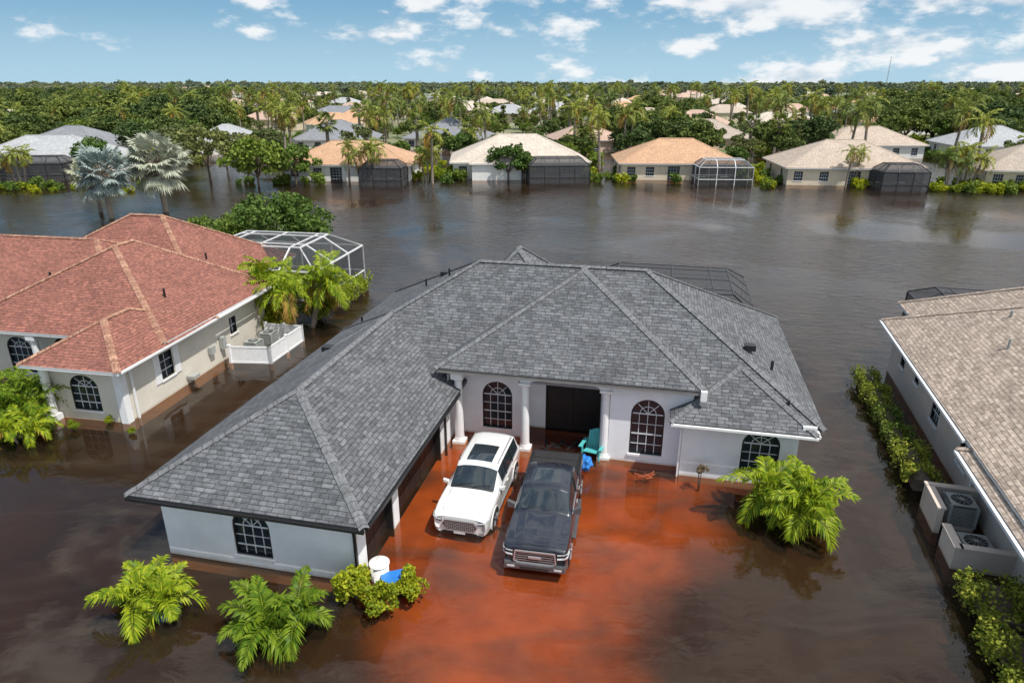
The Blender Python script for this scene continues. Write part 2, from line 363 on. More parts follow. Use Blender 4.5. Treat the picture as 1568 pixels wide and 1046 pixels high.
wall(wb,Mright(-2.9),12.7,19.9,-.6,2.95,[(15.5,3,0,2.1,0,'w')],wn)
wb.obj('walls',[M_beige],L); wn.obj('windows_and_doors',WINM,L)
tr=MB()
for s in (2.45,3.95): mbox(tr,Mright(-.6),s-.22,s+.22,.95,2.4,.004,.05,0)
for cx,cy in ((-4.9,2.9),(-7.8,2.9),(-4.3,-.3)): tr.tube((cx,cy,-.4),(cx,cy,2.7),.2,.18,14,0); tr.box(cx-.25,cx+.25,cy-.25,cy+.25,-.4,.3); tr.box(cx-.25,cx+.25,cy-.25,cy+.25,2.65,2.9)
tr.bar((.08,-.6,2.86),(.08,13,2.98),.1,0); tr.bar((-.5,.6,2.8),(-.5,.6,-.4),.09,0); tr.box(-.9,-.53,-.09,.3,-.4,2.75,0)
tr.box(-.55,-.35,6.5,6.9,.9,1.3,1);tr.box(-.55,-.3,7.6,7.9,.8,1.5,1); tr.box(-.55,-.1,4.4,4.9,.35,.5,1)
tr.obj('trim_and_columns',[M_trim,M_metal],L)
wv=MB(); wv.tube((-2.2,6.0,4.2),(-2.2,6.0,4.75),.06,.06,8,0); wv.tube((-9,6,4.8),(-9,6,5.3),.06,.06,8,0); wv.tube((-3.6,12,4.8),(-3.6,12,5.2),.06,.06,8,0); wv.obj('roof_vents',[M_black],L)
cage(L,-9.5,1.0,16.8,25.2,2.9,4.1,1.9,M_alu,M_screenL,fw=.10,step=2.8)
F=empty('white_vinyl_fence',(-17.4,28.5,0),math.radians(-10.5)); fb=MB()
def fence(p,q):
    p=Vector(p);q=Vector(q);n=max(1,round((q-p).length/1.6))
    for k in range(n+1):
        c=p.lerp(q,k/n); fb.box(c.x-.07,c.x+.07,c.y-.07,c.y+.07,-.4,1.05); fb.box(c.x-.09,c.x+.09,c.y-.09,c.y+.09,1.05,1.1)
    m=int((q-p).length/.16)
    fb.bar(p+Vector((0,0,.97)),q+Vector((0,0,.97)),.06,0,.1); fb.bar(p+Vector((0,0,.05)),q+Vector((0,0,.05)),.06,0,.1)
    for k in range(m):
        a=p.lerp(q,(k+.02)/m);b=p.lerp(q,(k+.98)/m); fb.bar(a+Vector((0,0,.45)),b+Vector((0,0,.45)),.025,0,.95)
fence((0.0,7.6,0),(2.3,7.9,0));fence((2.3,7.9,0),(2.4,11.6,0));fence((2.4,11.6,0),(0,11.6,0))
fb.obj('panels',[M_trim],F)
def acunit(name,loc,rot,w=.85,h=.9):
    e=empty(name,loc,rot);b=MB()
    b.box(-w/2,w/2,-w/2,w/2,-.2,0,1)
    for sx in(-1,1):
        for sy in(-1,1): b.box(sx*w/2-.04,sx*w/2+.04,sy*w/2-.04,sy*w/2+.04,0,h,0)
    b.box(-w/2+.05,w/2-.05,-w/2+.05,w/2-.05,0,h-.02,2)
    for k in range(14):
        z=.05+k*(h-.1)/14
        b.box(-w/2,w/2,-w/2-.01,-w/2+.01,z,z+.025,0);b.box(-w/2,w/2,w/2-.01,w/2+.01,z,z+.025,0)
        b.box(-w/2-.01,-w/2+.01,-w/2,w/2,z,z+.025,0);b.box(w/2-.01,w/2+.01,-w/2,w/2,z,z+.025,0)
    b.box(-w/2,w/2,-w/2,w/2,h-.02,h+.03,0); b.tube((0,0,h+.03),(0,0,h+.034),w*.4,w*.4,24,2)
    for k in range(12):
        t=k*math.pi/6; b.bar((.08*math.cos(t),.08*math.sin(t),h+.05),(w*.4*math.cos(t),w*.4*math.sin(t),h+.05),.015,0)
    b.tube((0,0,h+.04),(0,0,h+.07),.08,.08,12,0)
    b.obj('cabinet',[M_metal,M_pink,M_black],e)
def l2w(o,a,x,y): a=math.radians(a); return (o[0]+x*math.cos(a)-y*math.sin(a), o[1]+x*math.sin(a)+y*math.cos(a))
for lx,ly in((.8,8.8),(.9,10.3)):
    X,Y=l2w((-17.4,28.5),-10.5,lx,ly); acunit('air_conditioner_unit',(X,Y,.2),math.radians(-10.5),.75,.75)
# ================================================================ RIGHT HOUSE
R=empty('tan_roof_house',(20.4,35.6,0),math.radians(-15.5))
rb=MB()
hip(rb,0,14,-29,0,(7,-22),(7,-6.5),2.75,6.5,'y')
hip(rb,1.6,14,-10,3.6,(7.8,-4),(7.8,-2.6),2.76,6.3,'y')
hip(rb,-.3,6,-29.2,-14.2,(2.85,-25),(2.85,-17.4),2.45,4.1,'y')
rb.obj('roof',[M_shT,M_trim,M_capT,M_soff],R)
wb=MB();wn=MB()
wall(wb,Mleft(.6),-28.5,-.6,-.6,2.6,[(-3,.8,1.2,2.3,0,'w'),(-5.6,.7,1.4,2.2,0,'w'),(-8.8,1.1,.9,2.2,0,'w'),(-12.6,1.1,.9,2.2,0,'w'),(-20,1.1,.9,2.2,0,'w')],wn)
wall(wb,lambda s,z,d=0:(s,-.6+d,z),.6,13.4,-.6,2.6)
wall(wb,Mleft(2.2),-.6,3.0,-.6,2.6);wall(wb,lambda s,z,d=0:(s,3.0+d,z),2.2,13.4,-.6,2.6)
wall(wb,Mfront(-28.5),.6,13.4,-.6,2.6)
wb.obj('walls',[M_pink],R); wn.obj('windows',WINM,R)
tr=MB(); tr.bar((-.07,-14,2.64),(-.07,0,2.64),.11,0); tr.bar((.53,-14.0,2.4),(.53,-14.0,-.3),.08,0); tr.bar((-.37,-29,2.35),(-.37,-14.3,2.35),.11,0)
tr.tube((3,-8,4.2),(3,-8,4.8),.06,.06,8,1);tr.tube((4,-5,4.6),(4,-5,5.2),.07,.07,8,1);tr.box(3.3,3.7,-12.2,-11.8,4.3,4.65,1)
tr.obj('gutters_and_vents',[M_trim,M_metal],R)
cage(R,3.2,9,3.2,8,2.3,3.0,1.2,M_bronze,M_screen)
E=empty('low_stucco_wall',(20.4,35.6,0),math.radians(-15.5)); lw=MB()
def lwall(x0,x1,y0,y1,h): lw.box(x0,x1,y0,y1,-.5,h,0); lw.box(x0-.04,x1+.04,y0-.04,y1+.04,h,h+.07,0)
lwall(-1.15,.6,-14.7,-14.5,1.0);lwall(-1.15,-.95,-16.2,-14.74,1.0)
lwall(-.95,.6,-18.2,-18.0,.8);lwall(-1.15,-.95,-18.2,-16.9,.8)
lw.obj('walls',[mat_stucco('stucco_enclosure',(.62,.52,.44))],E)
X,Y=l2w((20.4,35.6),-15.5,-.2,-15.4); acunit('air_conditioner_unit',(X,Y,.15),math.radians(-15.5),.85,.85)
X,Y=l2w((20.4,35.6),-15.5,-.15,-17.1); acunit('air_conditioner_unit',(X,Y,0),math.radians(-15.5),.9,.45)
# ================================================================ GROUND / WATER
def smooth(a,b,x): t=min(1,max(0,(x-a)/(b-a))); return t*t*(3-2*t)
g=MB()
xs=[-6000,-3000,-1200,-700,-450]+list(range(-300,301,12))+[450,700,1200,3000,6000]
ys=[-800,-200,-40]+list(range(0,340,10))+[380,450,600,900,1500,2500,4000,7000]
vid={}
for i,x in enumerate(xs):
    for j,y in enumerate(ys):
        n=mn.noise(Vector((x*.02,y*.02,0)))*26+mn.noise(Vector((x*.006,y*.006,3)))*20
        vid[i,j]=g.p((x,y,-.55+smooth(128,190,y+n)*.95))
for i in range(len(xs)-1):
    for j in range(len(ys)-1):
        g.f.append((vid[i,j],vid[i+1,j],vid[i+1,j+1],vid[i,j+1])); g.m.append(0); g.uv.extend([(0,0)]*4)
m,nt,b=newmat('lawn_ground')
tc=nt.nodes.new('ShaderNodeNewGeometry'); no=nt.nodes.new('ShaderNodeTexNoise'); no.inputs['Scale'].default_value=.03;no.inputs['Detail'].default_value=8
nt.links.new(tc.outputs['Position'],no.inputs['Vector'])
r=ramp(nt,(.10,.14,.045),(.27,.25,.16),.42,.64); nt.links.new(no.outputs['Fac'],r.inputs['Fac'])
sx=nt.nodes.new('ShaderNodeSeparateXYZ'); nt.links.new(tc.outputs['Position'],sx.inputs[0])
mr=nt.nodes.new('ShaderNodeMapRange'); mr.inputs['From Min'].default_value=-.45; mr.inputs['From Max'].default_value=0.05
nt.links.new(sx.outputs['Z'],mr.inputs['Value'])
n2=nt.nodes.new('ShaderNodeTexNoise'); n2.inputs['Scale'].default_value=.35; n2.inputs['Detail'].default_value=6; nt.links.new(tc.outputs['Position'],n2.inputs['Vector'])
r2=ramp(nt,(.012,.011,.007),(.035,.03,.018),.4,.7); nt.links.new(n2.outputs['Fac'],r2.inputs['Fac'])
mx=nt.nodes.new('ShaderNodeMix'); mx.data_type='RGBA'; nt.links.new(mr.outputs[0],mx.inputs[0]); nt.links.new(r2.outputs['Color'],mx.inputs[6]); nt.links.new(r.outputs['Color'],mx.inputs[7])
nt.links.new(mx.outputs[2],b.inputs['Base Color']); b.inputs['Roughness'].default_value=.95
g.obj('ground',[m],smooth=True)
d=MB()
nx,ny=40,60
m,nt,b=newmat('submerged_pavers')
tc=nt.nodes.new('ShaderNodeTexCoord')
n1=nt.nodes.new('ShaderNodeTexNoise'); n1.inputs['Scale'].default_value=1.2; n1.inputs['Detail'].default_value=5; nt.links.new(tc.outputs['Object'],n1.inputs['Vector'])
r1=ramp(nt,(.40,.165,.06),(.55,.24,.10),.3,.7); nt.links.new(n1.outputs['Fac'],r1.inputs['Fac'])
at=nt.nodes.new('ShaderNodeAttribute'); at.attribute_name='silt'
n2=nt.nodes.new('ShaderNodeTexNoise'); n2.inputs['Scale'].default_value=.4; n2.inputs['Detail'].default_value=6; nt.links.new(tc.outputs['Object'],n2.inputs['Vector'])
ma=nt.nodes.new('ShaderNodeMath'); ma.operation='MULTIPLY_ADD'; nt.links.new(n2.outputs['Fac'],ma.inputs[0]); ma.inputs[1].default_value=.7; nt.links.new(at.outputs['Fac'],ma.inputs[2])
mr=nt.nodes.new('ShaderNodeMapRange'); mr.interpolation_type='SMOOTHSTEP'; mr.inputs['From Min'].default_value=.32; mr.inputs['From Max'].default_value=1.2; nt.links.new(ma.outputs[0],mr.inputs['Value'])
n4=nt.nodes.new('ShaderNodeTexNoise'); n4.inputs['Scale'].default_value=.16; n4.inputs['Detail'].default_value=3; n4.inputs['Distortion'].default_value=.5; nt.links.new(tc.outputs['Object'],n4.inputs['Vector'])
r4=ramp(nt,(.68,.62,.6),(1.1,1.1,1.1),.3,.68); nt.links.new(n4.outputs['Fac'],r4.inputs['Fac'])
mx=nt.nodes.new('ShaderNodeMix'); mx.data_type='RGBA'; nt.links.new(mr.outputs[0],mx.inputs[0]); nt.links.new(mul(nt,r1.outputs['Color'],r4.outputs['Color']),mx.inputs[6]); mx.inputs[7].default_value=(.025,.02,.012,1)
nt.links.new(mx.outputs[2],b.inputs['Base Color']); b.inputs['Roughness'].default_value=.9
X0,X1,Y0,Y1=-.2,15.5,-8.5,11.6
ids={};silt=[]
for i in range(nx+1):
    for j in range(ny+1):
        x=X0+(X1-X0)*i/nx;y=Y0+(Y1-Y0)*j/ny
        ids[i,j]=d.p((x,y,-.3))
        if y>5: xr=12.0
        elif y>1: xr=9.2+ (y-1)*.7
        else: xr=9.2+ (y-1)*.06
        xl=.0 if y>-.5 else .0+min(2.4,(-.5-y)*.8)
        e=min(xr-x,x-xl if y<-.5 else 9,Y1-y+3,y-Y0+4)
        silt.append(max(0,min(1,.6-e*.24)))
for i in range(nx):
    for j in range(ny):
        d.f.append((ids[i,j],ids[i+1,j],ids[i+1,j+1],ids[i,j+1])); d.m.append(0); d.uv.extend([(0,0)]*4)
me=d.mesh('driveway',[m]); a=me.attributes.new('silt','FLOAT','POINT'); a.data.foreach_set('value',silt)
place('driveway',me,None,(-4.83,17.66,0),math.radians(-12.5))
m,nt,b=newmat('flood_water'); nt.nodes.remove(b)
ge=nt.nodes.new('ShaderNodeNewGeometry')
mp=nt.nodes.new('ShaderNodeMapping'); mp.inputs['Scale'].default_value=(1,1.7,1); mp.inputs['Rotation'].default_value=(0,0,.5); nt.links.new(ge.outputs['Position'],mp.inputs['Vector'])
w1=nt.nodes.new('ShaderNodeTexNoise'); w1.inputs['Scale'].default_value=1.1; w1.inputs['Detail'].default_value=5; w1.inputs['Distortion'].default_value=.6; nt.links.new(mp.outputs[0],w1.inputs['Vector'])
w2=nt.nodes.new('ShaderNodeTexNoise'); w2.inputs['Scale'].default_value=.05; w2.inputs['Detail'].default_value=6; w2.inputs['Distortion'].default_value=1.0; nt.links.new(ge.outputs['Position'],w2.inputs['Vector'])
sx=nt.nodes.new('ShaderNodeSeparateXYZ'); nt.links.new(ge.outputs['Position'],sx.inputs[0])
dist=nt.nodes.new('ShaderNodeMapRange'); dist.inputs['From Min'].default_value=26; dist.inputs['From Max'].default_value=55; dist.inputs['To Min'].default_value=.14; dist.inputs['To Max'].default_value=1.0; nt.links.new(sx.outputs['Y'],dist.inputs['Value'])
rr=nt.nodes.new('ShaderNodeMapRange'); rr.inputs['From Min'].default_value=.38; rr.inputs['From Max'].default_value=.56; rr.inputs['To Min'].default_value=.12; nt.links.new(w2.outputs['Fac'],rr.inputs['Value'])
mu=nt.nodes.new('ShaderNodeMath'); mu.operation='MULTIPLY'; nt.links.new(dist.outputs[0],mu.inputs[0]); nt.links.new(rr.outputs[0],mu.inputs[1])
bp=nt.nodes.new('ShaderNodeBump'); bp.inputs['Distance'].default_value=.11; nt.links.new(mu.outputs[0],bp.inputs['Strength']); nt.links.new(w1.outputs['Fac'],bp.inputs['Height'])
gl=nt.nodes.new('ShaderNodeBsdfGlossy'); nt.links.new(bp.outputs['Normal'],gl.inputs['Normal'])
ro=nt.nodes.new('ShaderNodeMapRange'); ro.inputs['To Min'].default_value=.02; ro.inputs['To Max'].default_value=.16; nt.links.new(mu.outputs[0],ro.inputs['Value']); nt.links.new(ro.outputs[0],gl.inputs['Roughness'])
fr=nt.nodes.new('ShaderNodeFresnel'); fr.inputs['IOR'].default_value=1.5; nt.links.new(bp.outputs['Normal'],fr.inputs['Normal'])
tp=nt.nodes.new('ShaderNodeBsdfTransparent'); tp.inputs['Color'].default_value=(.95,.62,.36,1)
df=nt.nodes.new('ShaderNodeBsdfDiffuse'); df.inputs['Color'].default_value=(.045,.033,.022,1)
# long swirls of surface film; cloud reflection streaks painted into the diffuse share
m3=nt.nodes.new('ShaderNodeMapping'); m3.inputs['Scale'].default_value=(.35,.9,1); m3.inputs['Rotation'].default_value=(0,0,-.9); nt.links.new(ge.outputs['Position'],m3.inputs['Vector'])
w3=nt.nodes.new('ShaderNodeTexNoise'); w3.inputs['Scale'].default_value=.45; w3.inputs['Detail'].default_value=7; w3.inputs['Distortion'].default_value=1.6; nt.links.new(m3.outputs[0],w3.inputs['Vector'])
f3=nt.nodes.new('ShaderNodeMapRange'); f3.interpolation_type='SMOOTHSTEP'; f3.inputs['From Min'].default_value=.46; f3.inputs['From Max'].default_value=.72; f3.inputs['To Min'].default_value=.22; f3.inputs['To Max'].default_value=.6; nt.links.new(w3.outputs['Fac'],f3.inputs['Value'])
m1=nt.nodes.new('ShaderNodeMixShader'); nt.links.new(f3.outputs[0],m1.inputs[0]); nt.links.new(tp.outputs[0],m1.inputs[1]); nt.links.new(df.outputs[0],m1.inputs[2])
m2=nt.nodes.new('ShaderNodeMixShader'); nt.links.new(fr.outputs[0],m2.inputs[0]); nt.links.new(m1.outputs[0],m2.inputs[1]); nt.links.new(gl.outputs[0],m2.inputs[2])
nt.links.new(m2.outputs[0],nt.nodes['Material Output'].inputs['Surface'])
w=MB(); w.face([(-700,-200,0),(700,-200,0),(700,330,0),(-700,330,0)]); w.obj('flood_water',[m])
# ================================================================ VEGETATION
def leafquads(C,size,asp=.55,flat=0.0):
    n=len(C); a=rng.normal(size=(n,3)); a[:,2]*=(1-flat); a/=np.linalg.norm(a,axis=1,keepdims=True)
    t=rng.normal(size=(n,3)); t[:,2]*=(1-flat); b=np.cross(a,t)
    if flat: b=b*(1-flat)+np.cross(a,np.array([0,0,1.0]))*flat
    b/=np.linalg.norm(b,axis=1,keepdims=True)+1e-9
    s=size*(.6+.8*rng.random((n,1))); a=a*s*.5; b=b*s*.5*asp
    V=np.empty((n,4,3)); V[:,0]=C-a;V[:,1]=C-b;V[:,2]=C+a;V[:,3]=C+b
    return V.reshape(-1,3)
def clumps(centers,rads,per,flat=.75):
    out=[]
    for c,r in zip(centers,rads):
        dd=rng.normal(size=(per,3)); dd[:,2]=np.where(dd[:,2]<0,dd[:,2]*.5,dd[:,2]); dd/=np.linalg.norm(dd,axis=1,keepdims=True)
        rr=r*(.55+.5*rng.random((per,1))); q=dd*rr; q[:,2]*=flat; out.append(q+c)
    return np.concatenate(out)
def tree_mesh(name,h,cr,ch,nc,per,leaf,mats,trunk_h=None,trunk_r=.22,cl=None,cone=False):
    mb=MB(); th=trunk_h if trunk_h is not None else h-ch*.75
    cz=h-ch/2
    cs=[];rs=[]
    for k in range(nc):
        t=rng.random()*2*math.pi; u=rng.random()*1.7-.7; q=.4+.65*rng.random()**.8
        if cone:
            zz=rng.random(); rad=cr*(1-zz*.75)*rng.random()**.5*.9; cs.append((rad*math.cos(t),rad*math.sin(t),h-ch+ch*zz))
        else:
            s=math.sqrt(1-min(1,u*u)); cs.append((cr*q*s*math.cos(t),cr*q*s*math.sin(t),cz+ch/2*q*u*.9))
        rs.append((cl or cr*.34)*(.6+.7*rng.random()))
    top=Vector((rng.normal()*.2,rng.normal()*.2,th)); mb.tube((0,0,-.8),top,trunk_r,trunk_r*.7,8,1,False)
    if cone: mb.tube(top,(top.x*.5,0,h-.5),trunk_r*.7,.04,6,1,False)
    for k in range(0,nc,max(1,nc//9)):
        c=Vector(cs[k]); mid=top.lerp(c,.5)+Vector((rng.normal()*.25,rng.normal()*.25,.2))
        mb.tube(top-Vector((0,0,.3)),mid,trunk_r*.5,trunk_r*.3,6,1,False); mb.tube(mid,c,trunk_r*.3,.03,5,1,False)
    P=clumps(np.array(cs),rs,per); mb.quads(leafquads(P,leaf,.7,.35),0)
    return mb.mesh(name,mats)
def frond(mb,base,az,el,L,droop,lw,nl,mat,rm,width=.05,vee=.35):
    pts=[];p=Vector(base);n=10;e=el
    for k in range(n+1):
        pts.append(p.copy()); dv=Vector((math.cos(az)*math.cos(e),math.sin(az)*math.cos(e),math.sin(e))); p=p+dv*(L/n); e-=droop/n*(1+.6*k/n)
    for k in range(n): mb.tube(pts[k],pts[k+1],.022*(1-k/n)+.008,.022*(1-(k+1)/n)+.006,3,rm,False)
    side=Vector((-math.sin(az),math.cos(az),0))
    Q=[]
    for k in range(nl):
        t=.12+.86*k/(nl-1); i=min(n-1,int(t*n)); f=t*n-i; q=pts[i].lerp(pts[i+1],f); dr=(pts[i+1]-pts[i]).normalized(); up=side.cross(dr)*-1
        if up.z<0: up=-up
        ll=lw*(math.sin(math.pi*min(1,.18+t*.85))**.7*.9+.12)*random.uniform(.8,1.15)
        for sg in(-1,1):
            v=(side*sg*(1-.35*t)+dr*(.35+.7*t)+up*(vee+random.uniform(-.3,.3))).normalized()
            tip=q+v*ll+Vector((0,0,-ll*random.uniform(.2,.65))); mid=q+v*ll*.5
            wd=dr*width
            Q+= [q-wd*.3,mid-wd,tip,mid+wd]
    mb.quads(np.array([tuple(a) for a in Q]),mat)
def palm_mesh(name,h,n,L,lw,mats,stems=1,spread=0,tr=.11,nl=22,width=.05,lo=-.35,hi=1.2,dry=0,bend=.15):
    mb=MB()
    for s in range(stems):
        a=random.random()*1.5+s*6.28/stems; bx,by=(math.cos(a)*spread*.4,math.sin(a)*spread*.4) if stems>1 else (0,0)
        hh=h*(random.uniform(.6,1.05) if stems>1 else 1)
        tx,ty=(math.cos(a)*spread,math.sin(a)*spread) if stems>1 else (random.uniform(-bend,bend),random.uniform(-bend,bend))
        p=Vector((bx,by,-.7)); K=6
        for k in range(K):
            q=Vector((bx+(tx-bx)*((k+1)/K)**1.5,by+(ty-by)*((k+1)/K)**1.5,-.7+(hh+.7)*(k+1)/K)); mb.tube(p,q,tr*(1.25-.5*k/K),tr*(1.2-.5*(k+1)/K),9,1,False); p=q
        mb.tube(p,p+Vector((0,0,L*.22)),tr*.75,tr*.35,8,0,False)
        b=p+Vector((0,0,L*.12)); a0=random.random()*6
        for k in range(n):
            f=k/(n-1); el=lo+(hi-lo)*f+random.uniform(-.25,.25); az=a0+k*2.399+random.uniform(-.35,.35)
            frond(mb,b,az,el,L*random.uniform(.7,1.15)*(1-.12*f),random.uniform(.8,1.6)*(1.2-.35*f),lw,nl,2 if (k<dry) else 0,0,width=width)
    return mb.mesh(name,mats)
def fan_mesh(name,h,n,mats,R=1.25,P=1.7):
    mb=MB(); mb.tube((0,0,-.6),(0,0,h),.3,.24,10,1,False)
    for k in range(n):
        f=k/(n-1); el=-.9+2.1*f+random.uniform(-.15,.15); az=k*2.399
        dv=Vector((math.cos(az)*math.cos(el),math.sin(az)*math.cos(el),math.sin(el))); pl=P*random.uniform(.65,1.15)
        b=Vector((0,0,h))+dv*pl; mb.tube((0,0,h-.2),b,.05,.03,5,1,False)
        side=Vector((-math.sin(az),math.cos(az),0)); nrm=dv.cross(side)
        Q=[]
        ns=22
        for i in range(ns):
            t=(i/(ns-1)-.5)*4.2; d2=(dv*math.cos(t)+side*math.sin(t)+nrm*(-.35*abs(math.sin(t))+random.uniform(-.08,.08))).normalized()
            pd=(-dv*math.sin(t)+side*math.cos(t)); r=R*random.uniform(.75,1.1)*(1-.12*abs(t)/2.1)
            Q+=[b,b+d2*r*.5-pd*.075*R,b+d2*r+Vector((0,0,-.2*r)),b+d2*r*.5+pd*.075*R]
        mb.quads(np.array([tuple(a) for a in Q]),0)
    return mb.mesh(name,mats)
def bush_mesh(name,r,h,nc,per,leaf,mat):
    cs=[];rs=[]
    for k in range(nc):
        t=rng.random()*6.28;q=rng.random()**.5*r*.7; cs.append((q*math.cos(t),q*math.sin(t),h*(.25+.55*rng.random())));rs.append(r*.4*(.7+.6*rng.random()))
    mb=MB(); mb.quads(leafquads(clumps(np.array(cs),rs,per,.9),leaf),0)
    for k in range(0,nc,2): mb.tube((0,0,-.5),cs[k],.03,.012,5,1,False)
    return mb.mesh(name,[mat,M_bark])
def put(name,me,x,y,rot=None,sc=1,z=0): return place(name,me,None,(x,y,z),random.random()*6 if rot is None else rot,sc)
PM=[M_palm,M_palmbark,M_palmd]
pA=palm_mesh('young_palm_a',.5,9,1.5,.44,PM,stems=3,spread=.45,tr=.06,nl=22,width=.05,lo=-.15,hi=1.3)
pB=palm_mesh('young_palm_b',.45,10,1.6,.47,PM,stems=3,spread=.5,tr=.06,nl=22,width=.055,lo=-.15,hi=1.3)
pC=palm_mesh('young_palm_c',.95,12,2.0,.55,PM,stems=4,spread=.8,tr=.07,nl=24,width=.06,lo=-.4,hi=1.3)
put('potted_palm_tree',pA,-10.9,16.5,1);put('palm_tree',pB,-6.75,15.7,2);put('palm_tree',pC,10.0,21.0,.4)
pD=palm_mesh('clump_palm',3.3,12,2.5,.65,PM,stems=8,spread=2.0,tr=.1,nl=20,width=.07,lo=-.6,hi=1.2,dry=2)
put('palm_tree',pD,-13.9,42.2,0)
pE=palm_mesh('left_palm',1.3,12,2.1,.55,PM,stems=4,spread=1.0,tr=.1,nl=20,width=.065,lo=-.4,hi=1.2,dry=1)
put('palm_tree',pE,-23.0,29.0,1,.95); put('palm_tree',pE,-21.8,27.0,3,.6); put('palm_tree',pE,-26.0,29.5,4,.9)
pt=MB(); pt.tube((0,0,-.5),(0,0,.22),.3,.38,20,0); pt.tube((0,0,.22),(0,0,.28),.42,.42,20,0); pt.obj('blue_plant_pot',[mat_simple('pot_glaze',(.03,.06,.16),.3)],None,True,(-10.4,16.35,0))
bl=bush_mesh('lime_bush',.65,1.15,14,120,.15,M_lime)
for x,y,s,r in((-5.0,17.0,1.05,0),(-3.9,16.45,.95,2),(-3.15,17.15,.85,4),(-12.9,43.4,2.0,1),(-15.4,41.5,1.7,2)): put('croton_bush',bl,x,y,r,s)
for x,y,s in((-20.2,28.0,.45),(-18.9,28.6,.35),(-17.3,27.6,.3),(-21.4,26.8,.4)): put('croton_bush',bl,x,y,None,s)
db=bush_mesh('dry_shrub',.3,1.0,6,40,.1,mat_leaf('leaf_dry',(.14,.11,.06),(.35,.24,.14))); put('dry_shrub',db,7.45,23.4,0)
def hedge(name,pts,w,h,mat,dens=260,leaf=.11,z0=0):
    mb=MB();C=[]
    for (a,b) in zip(pts[:-1],pts[1:]):
        a=np.array(a);b=np.array(b);Ln=np.linalg.norm(b-a);n=int(Ln*dens*w); t=rng.random((n,1)); base=a+(b-a)*t
        dirv=(b-a)/Ln; sd=np.array([-dirv[1],dirv[0]])
        ang=rng.random(n)*math.pi; lump=1+.2*np.sin(t[:,0]*Ln*3.1)+.14*np.sin(t[:,0]*Ln*7.3+1)+.08*rng.normal(size=n)
        r=.75+.3*rng.random(n)
        u=np.sign(np.cos(ang))*np.abs(np.cos(ang))**.5*w/2*r*lump; zz=np.abs(np.sin(ang))**.5*h*r*lump
        q=np.zeros((n,3)); q[:,:2]=base+sd*u[:,None]; q[:,2]=zz+z0; C.append(q)
        mb.bar((a[0],a[1],h*.3),(b[0],b[1],h*.3),w*.5,1,h*.6)
    mb.quads(leafquads(np.concatenate(C),leaf,.7),0); mb.obj(name,[mat,M_bark])
hedge('hedge',[(18.7,33.3),(17.8,29.6)],1.1,.8,M_hedge,700)
hedge('hedge',[(17.7,29.2),(16.8,25.9)],1.0,.7,M_hedge,700)
hedge('hedge',[(16.7,25.4),(16.0,22.9)],1.15,.85,M_hedge,700)
hedge('hedge',[(14.7,17.0),(14.2,15.4)],1.6,.9,M_hedge,800)
hedge('hedge',[(14.1,15.0),(12.8,11.2)],1.6,.85,M_hedge,800)
hedge('hedge',[(-12.3,46.2),(-11.3,50.5)],1.2,1.2,M_lime,350,.16)
hedge('hedge',[(-17.5,50),(-15,55.5)],1.2,1.4,M_lime,250,.16)
tA=tree_mesh('broad_tree',5.2,4.9,4.2,50,170,.34,[M_tree,M_bark],1.0,.25,1.2)
put('broadleaf_tree',tA,-21.5,62,0); put('broadleaf_tree',tA,-25.5,60,2,.75)
bz=fan_mesh('bismarck_palm',5.0,60,[M_bis,M_palmbark],1.35,2.3)
put('bismarck_palm',bz,-47,80,0,1.05); put('bismarck_palm',bz,-42.5,84,2,1.2); put('bismarck_palm',bz,-50.5,84,3,.85)
tOak=tree_mesh('oak',8.0,5.2,6,42,75,.7,[M_oak,M_bark],2.0,.3,1.4)
tOak2=tree_mesh('oak_b',9.5,5.5,7,42,75,.75,[M_oak,M_bark],2.4,.3,1.5)
tGr=tree_mesh('green_tree',7,4,5.5,34,80,.55,[M_tree,M_bark],1.8,.2,1.15)
tThin=tree_mesh('airy_tree',8.0,4.3,6,30,60,.5,[M_pine,M_bark],2.2,.2,.95)
tPine=tree_mesh('pine',12,2.4,8,28,55,.6,[M_pine,M_bark],5,.2,.9,cone=True)
tFarA=tree_mesh('far_a',9,6,6.5,30,45,1.2,[M_hazeleaf,M_bark],2,.3,1.9)
tFarB=tree_mesh('far_b',11,4.5,8,28,40,1.1,[M_hazeleaf,M_bark],3,.3,1.6)
pF=palm_mesh('queen_palm',6.2,13,2.9,.75,[M_palmf,M_palmbark,M_palmd],1,0,.17,14,.11,-.7,1.1,2,.4)
pG=palm_mesh('queen_palm_cluster',4.6,12,2.6,.75,[M_palmf,M_palmbark,M_palmd],3,1.4,.15,14,.11,-.7,1.1,2)
pH=fan_mesh('cabbage_palm',5.5,20,[M_palmf,M_palmbark],.95,1.2)
bS=bush_mesh('shrub_a',1.3,1.6,14,50,.34,M_tree); bT=bush_mesh('shrub_b',1.2,1.3,14,50,.34,M_lime)
for me,x,y,s in ((tGr,-38,104,1.05),(tGr,-33.5,108,.85),(tThin,-48.5,112,1.1),(tThin,-44,116,.9),(tGr,-.6,112,.82),(tGr,2,113,.6),(tOak,63,150,1.0),(tOak,57,155,.85),(tGr,-70,118,.9),(tThin,-58,122,1),(tThin,-53,130,.9),(tGr,36,140,.7),(tGr,10,135,.6),(tOak,90,124,.7),(tGr,-10,140,.8),(tThin,-30,138,.9),(tGr,40,126,.6)):
    put('broadleaf_tree',me,x,y,None,s)
